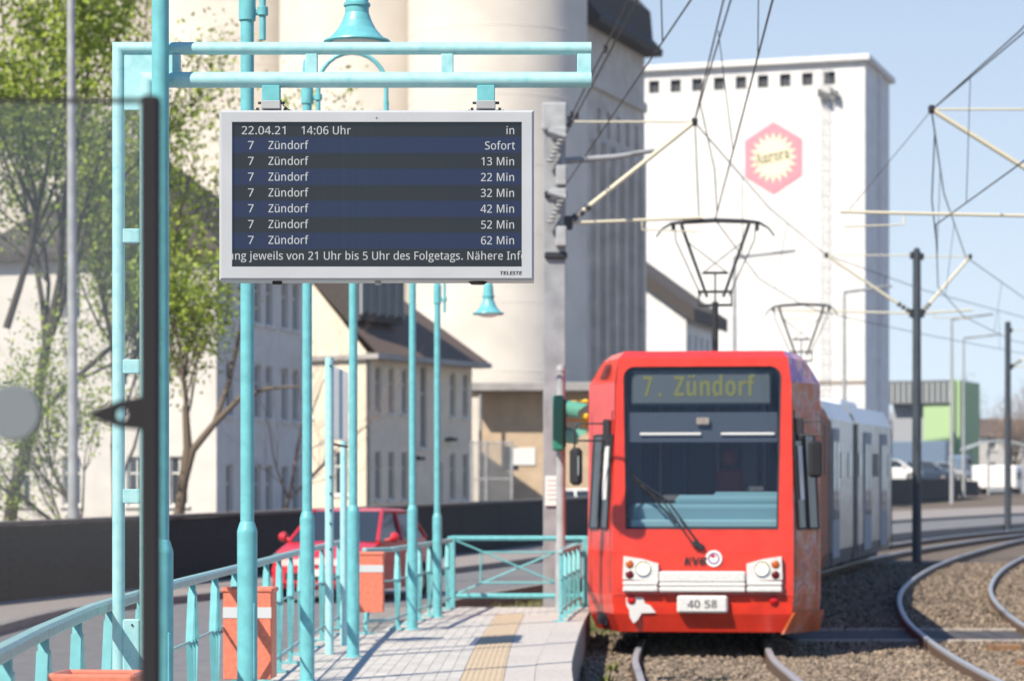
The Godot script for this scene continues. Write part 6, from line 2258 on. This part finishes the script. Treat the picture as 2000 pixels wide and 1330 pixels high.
# ------------------------------------------------------------------ background on the right
func far_right() -> void:
	street_lamp("grey street lamp behind the tram's front pantograph", V(9.57, rise(110), 110), 11.2, 2.6)
	street_lamp("grey street lamp standing before the white tower's shaded edge", V(15.6, rise(120), 120), 10.4, 2.2)
	street_lamp("grey street lamp in front of the green hall", V(25.8, rise(150), 150), 10.9, 2.4)
	street_lamp("grey street lamp just beyond the green hall", V(31.8, rise(180), 180), 11.3, 2.6)
	# dark retaining wall below the parked cars
	var t := thing("retaining_wall", "dark retaining wall below the parked cars", "wall", V(23.5, rise(158), 158))
	var pts := [Vector2(22.0, 152), Vector2(25.2, 162), Vector2(28.6, 172), Vector2(31.2, 180), Vector2(34.5, 190)]
	for i in 4:
		var a: Vector2 = pts[i]
		var b: Vector2 = pts[i + 1]
		var f := Vector3(b.x - a.x, 0, -(b.y - a.y))
		var st := S()
		box(st, V((a.x + b.x) / 2, rise((a.y + b.y) / 2) + 0.66, (a.y + b.y) / 2) - t.position, Vector3(f.length(), 1.5 if i < 3 else 1.1, 0.3), Basis(f.normalized(), Vector3.UP, f.normalized().cross(Vector3.UP)))
		part("wall_panel", st, M.wall_black, t)
	var gs := S()
	face(gs, [V(21.5, rise(158) + 1.35, 154), V(34.6, rise(190) + 1.1, 191), V(30.0, rise(190) + 1.35, 215), V(14.0, rise(158) + 1.35, 190)], Vector3.UP)
	ground_piece("parking_terrace", gs, M.asphalt)
	hatch_car("white car parked above the dark retaining wall", V(25.4, rise(168) + 1.25, 170), deg_to_rad(75.0), M.car_white)
	hatch_car("dark blue car parked beside the white car above the wall", V(29.3, rise(176) + 1.2, 180), deg_to_rad(70.0), M.car_navy)
	hatch_car("grey car parked at the far end of the terrace", V(32.2, rise(186) + 1.15, 190), deg_to_rad(65.0), M.car_grey)
	# blue box van
	t = thing("box_van", "blue box van parked before the green hall", "van", V(32.0, rise(195) + 1.2, 195), deg_to_rad(70.0))
	var st := S()
	box(st, Vector3(0, 1.75, -0.8), Vector3(2.1, 2.4, 4.2), Basis.IDENTITY, 0.06)
	part("box_body", st, M.car_blue, t)
	st = S()
	box(st, Vector3(0, 1.15, 2.1), Vector3(1.95, 1.5, 1.6), Basis.IDENTITY, 0.2)
	var cb := part("cab", st, M.car_blue, t)
	st = S()
	box(st, Vector3(0, 1.5, 2.9), Vector3(1.6, 0.6, 0.06), Basis(Vector3.RIGHT, -0.3))
	part("windscreen", st, M.car_glass, cb)
	for sd in [-1.0, 1.0]:
		for z in [1.9, -1.8]:
			st = S()
			lathe(st, [Vector2(0, -0.12), Vector2(0.36, -0.12), Vector2(0.36, 0.12), Vector2(0, 0.12)], Vector3(0.9 * sd, 0.36, z), 18, Basis(Vector3(0, 0, 1), PI / 2))
			part("wheel", st, M.tyre, t)
	# hall: grey base, dark clad upper floor, green front
	t = thing("green_hall", "low hall with dark ribbed cladding and light green wall", "building", V(37.0, rise(250), 250), deg_to_rad(-24.0))
	st = S()
	box(st, Vector3(5.1, 5.3, -4), Vector3(3.6, 10.6, 8))
	part("green_wall", st, M.hall_green, t)
	st = S()
	box(st, Vector3(1.6, 4.2, -5), Vector3(3.25, 8.4, 8), Basis.IDENTITY)
	part("base_wall", st, M.hall_grey, t)
	st = S()
	box(st, Vector3(3.2, 9.5, -3.9), Vector3(6.5, 2.25, 8.3))
	var up := part("upper_floor", st, M.hall_dark, t)
	for k in 11:
		st = S()
		box(st, Vector3(0.25 + 0.57 * k, 9.45, 0.2), Vector3(0.17, 1.9, 0.14))
		part("cladding_rib", st, M.hall_strip, up)
	st = S()
	box(st, Vector3(6.3, 7.0, 0.25), Vector3(0.35, 7.4, 0.3))
	part("corner_strip", st, M.hall_green, t)
	# waiting shelter across the street
	t = thing("far_shelter", "small distant waiting shelter with pale curved roof", "shelter", V(36.8, rise(205), 205))
	for x in [0.0, 1.4, 2.8, 4.2]:
		st = S()
		tube(st, [Vector3(x, 0, 0), Vector3(x, 3.6, 0)], 0.10, 8)
		part("post", st, M.galvanised, t)
	st = S()
	var arc := PackedVector2Array()
	for k in 9: arc.append(Vector2(-0.6 + 5.6 * k / 8.0, 3.7 + 0.7 * sin(PI * k / 8.0)))
	for k in 9: arc.append(Vector2(5.0 - 5.6 * k / 8.0, 3.55 + 0.7 * sin(PI * (8 - k) / 8.0)))
	slab(st, arc, flat(-1.6), 2.4)
	part("roof", st, M.hall_strip, t)
	# van beyond
	t = thing("delivery_van", "distant pale delivery van on the road beyond the shelter", "van", V(41.0, rise(215), 215), deg_to_rad(60.0))
	st = S()
	box(st, Vector3(0, 1.35, -0.4), Vector3(2.0, 2.0, 4.4), Basis.IDENTITY, 0.15)
	var vb := part("body", st, M.car_white, t)
	st = S()
	box(st, Vector3(0, 1.6, 1.85), Vector3(1.7, 0.7, 0.08), Basis(Vector3.RIGHT, -0.4))
	part("windscreen", st, M.car_glass, vb)
	for sd in [-1.0, 1.0]:
		for z in [1.2, -1.6]:
			st = S()
			lathe(st, [Vector2(0, -0.12), Vector2(0.34, -0.12), Vector2(0.34, 0.12), Vector2(0, 0.12)], Vector3(0.9 * sd, 0.34, z), 16, Basis(Vector3(0, 0, 1), PI / 2))
			part("wheel", st, M.tyre, t)
	# houses at the top of the street
	for h in [[53.5, 292.0, 9.0, 6.0, "pale house at the top of the street among bare trees"], [62.0, 310.0, 10.0, 6.0, "white gabled house farthest up the street"]]:
		t = thing("far_house", h[4], "house", V(h[0], rise(h[1]), h[1]), 0.3, "houses at the top of the street")
		var holes := []
		for i in 3:
			for j in 2:
				holes.append([1.0 + i * 2.6, 1.2 + j * 3.0, 2.0 + i * 2.6, 2.8 + j * 3.0])
		st = S()
		wall_holes(st, h[2], h[3], holes, Transform3D.IDENTITY)
		for x in [0.0, h[2]]:
			face(st, [Vector3(x, 0, 0), Vector3(x, 0, -8), Vector3(x, h[3], -8), Vector3(x, h[3] + 1.8, -4), Vector3(x, h[3], 0)], Vector3(x - 1, 0, 0))
		part("wall", st, M.house_white, t)
		for q in holes: window(t, q, Transform3D.IDENTITY)
		st = S()
		for sd in [0.0, 1.0]:
			face(st, [Vector3(-0.4, h[3] - 0.2, 0.4 - 8.8 * sd), Vector3(h[2] + 0.4, h[3] - 0.2, 0.4 - 8.8 * sd), Vector3(h[2] + 0.4, h[3] + 1.9, -4), Vector3(-0.4, h[3] + 1.9, -4)], Vector3(0, 1, 1.0 - 2.0 * sd))
		part("roof", st, M.roof_brown, t)
	# bare trees up the hill
	var bark := [M.twig, M.bark_pale, M.twig, M.twig, M.bark_pale]
	var spots := [[38.0, 262.0, 3.4, "leafless tree rising behind the grey end of the green hall"], [44.5, 268.0, 4.6, "large leafless brown tree rising behind the green hall"], [50.5, 262.0, 4.2, "leafless tree standing just beyond the green hall's dark wing"], [54.0, 275.0, 4.4, "leafless tree standing before the pale house up the street"], [57.0, 255.0, 3.6, "leafless tree standing nearest the farthest white house"]]
	for i in spots.size():
		var s: Array = spots[i]
		t = thing("bare_tree", s[3], "tree", V(s[0], rise(s[1]), s[1]), 0.0, "leafless trees up the hill")
		var wood := S()
		var tips := []
		grow(wood, tips, Vector3.ZERO, Vector3(0, 1, 0), s[2], 0.22, 0, 4, 0.85, 0.12)
		part("trunk", wood, M.bark_pale, t)
		var tw := S()
		for tp in tips:
			for k in 3:
				var d := Vector3(rng.randfn(), rng.randfn() * 0.7 + 0.4, rng.randfn()).normalized()
				tube(tw, [tp[1], tp[1] + d * rng.randf_range(0.5, 1.2)], [0.018, 0.006], 3)
		part("crown", tw, bark[i], t)

# ------------------------------------------------------------------ the shelter pane close to the camera
func shelter_glass() -> void:
	var t := thing("shelter_pane", "glass shelter pane with a black edge post and clamp", "glass panel", V(-0.565, PLAT, 4.0))
	var st := S()
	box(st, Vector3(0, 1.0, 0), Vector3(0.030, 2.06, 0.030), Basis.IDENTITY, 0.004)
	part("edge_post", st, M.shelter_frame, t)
	st = S()
	slab(st, PackedVector2Array([Vector2(-1.5, 0.12), Vector2(-0.016, 0.12), Vector2(-0.016, 2.02), Vector2(-1.5, 2.02)]), flat(-0.004), 0.008)
	part("pane", st, M.shelter_pane, t)
	st = S()
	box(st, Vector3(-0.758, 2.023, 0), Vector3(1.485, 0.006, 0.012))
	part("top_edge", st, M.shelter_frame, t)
	st = S()
	var cl := PackedVector2Array([Vector2(-0.015, 1.56), Vector2(-0.05, 1.553), Vector2(-0.093, 1.536), Vector2(-0.093, 1.528), Vector2(-0.05, 1.512), Vector2(-0.015, 1.508)])
	ring_clamp(st, cl, t)
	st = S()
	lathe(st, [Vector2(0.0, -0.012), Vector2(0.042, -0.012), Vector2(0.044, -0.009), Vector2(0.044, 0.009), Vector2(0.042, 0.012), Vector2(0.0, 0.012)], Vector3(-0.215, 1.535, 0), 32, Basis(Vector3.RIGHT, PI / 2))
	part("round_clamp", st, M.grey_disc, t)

func ring_clamp(st: SurfaceTool, cl: PackedVector2Array, t: Node3D) -> void:   # black clamp with a round hole
	var hole := disc(-0.045, 1.532, 0.0105, 14)
	ring(st, cl, hole, flat(), 0.012)
	ring(st, cl, hole, flat(), -0.012)
	for i in cl.size():
		var a := cl[i]
		var b := cl[(i + 1) % cl.size()]
		var m := (a + b) / 2 - Vector2(-0.05, 1.532)
		face(st, [Vector3(a.x, a.y, 0.012), Vector3(b.x, b.y, 0.012), Vector3(b.x, b.y, -0.012), Vector3(a.x, a.y, -0.012)], Vector3(m.x, m.y, 0))
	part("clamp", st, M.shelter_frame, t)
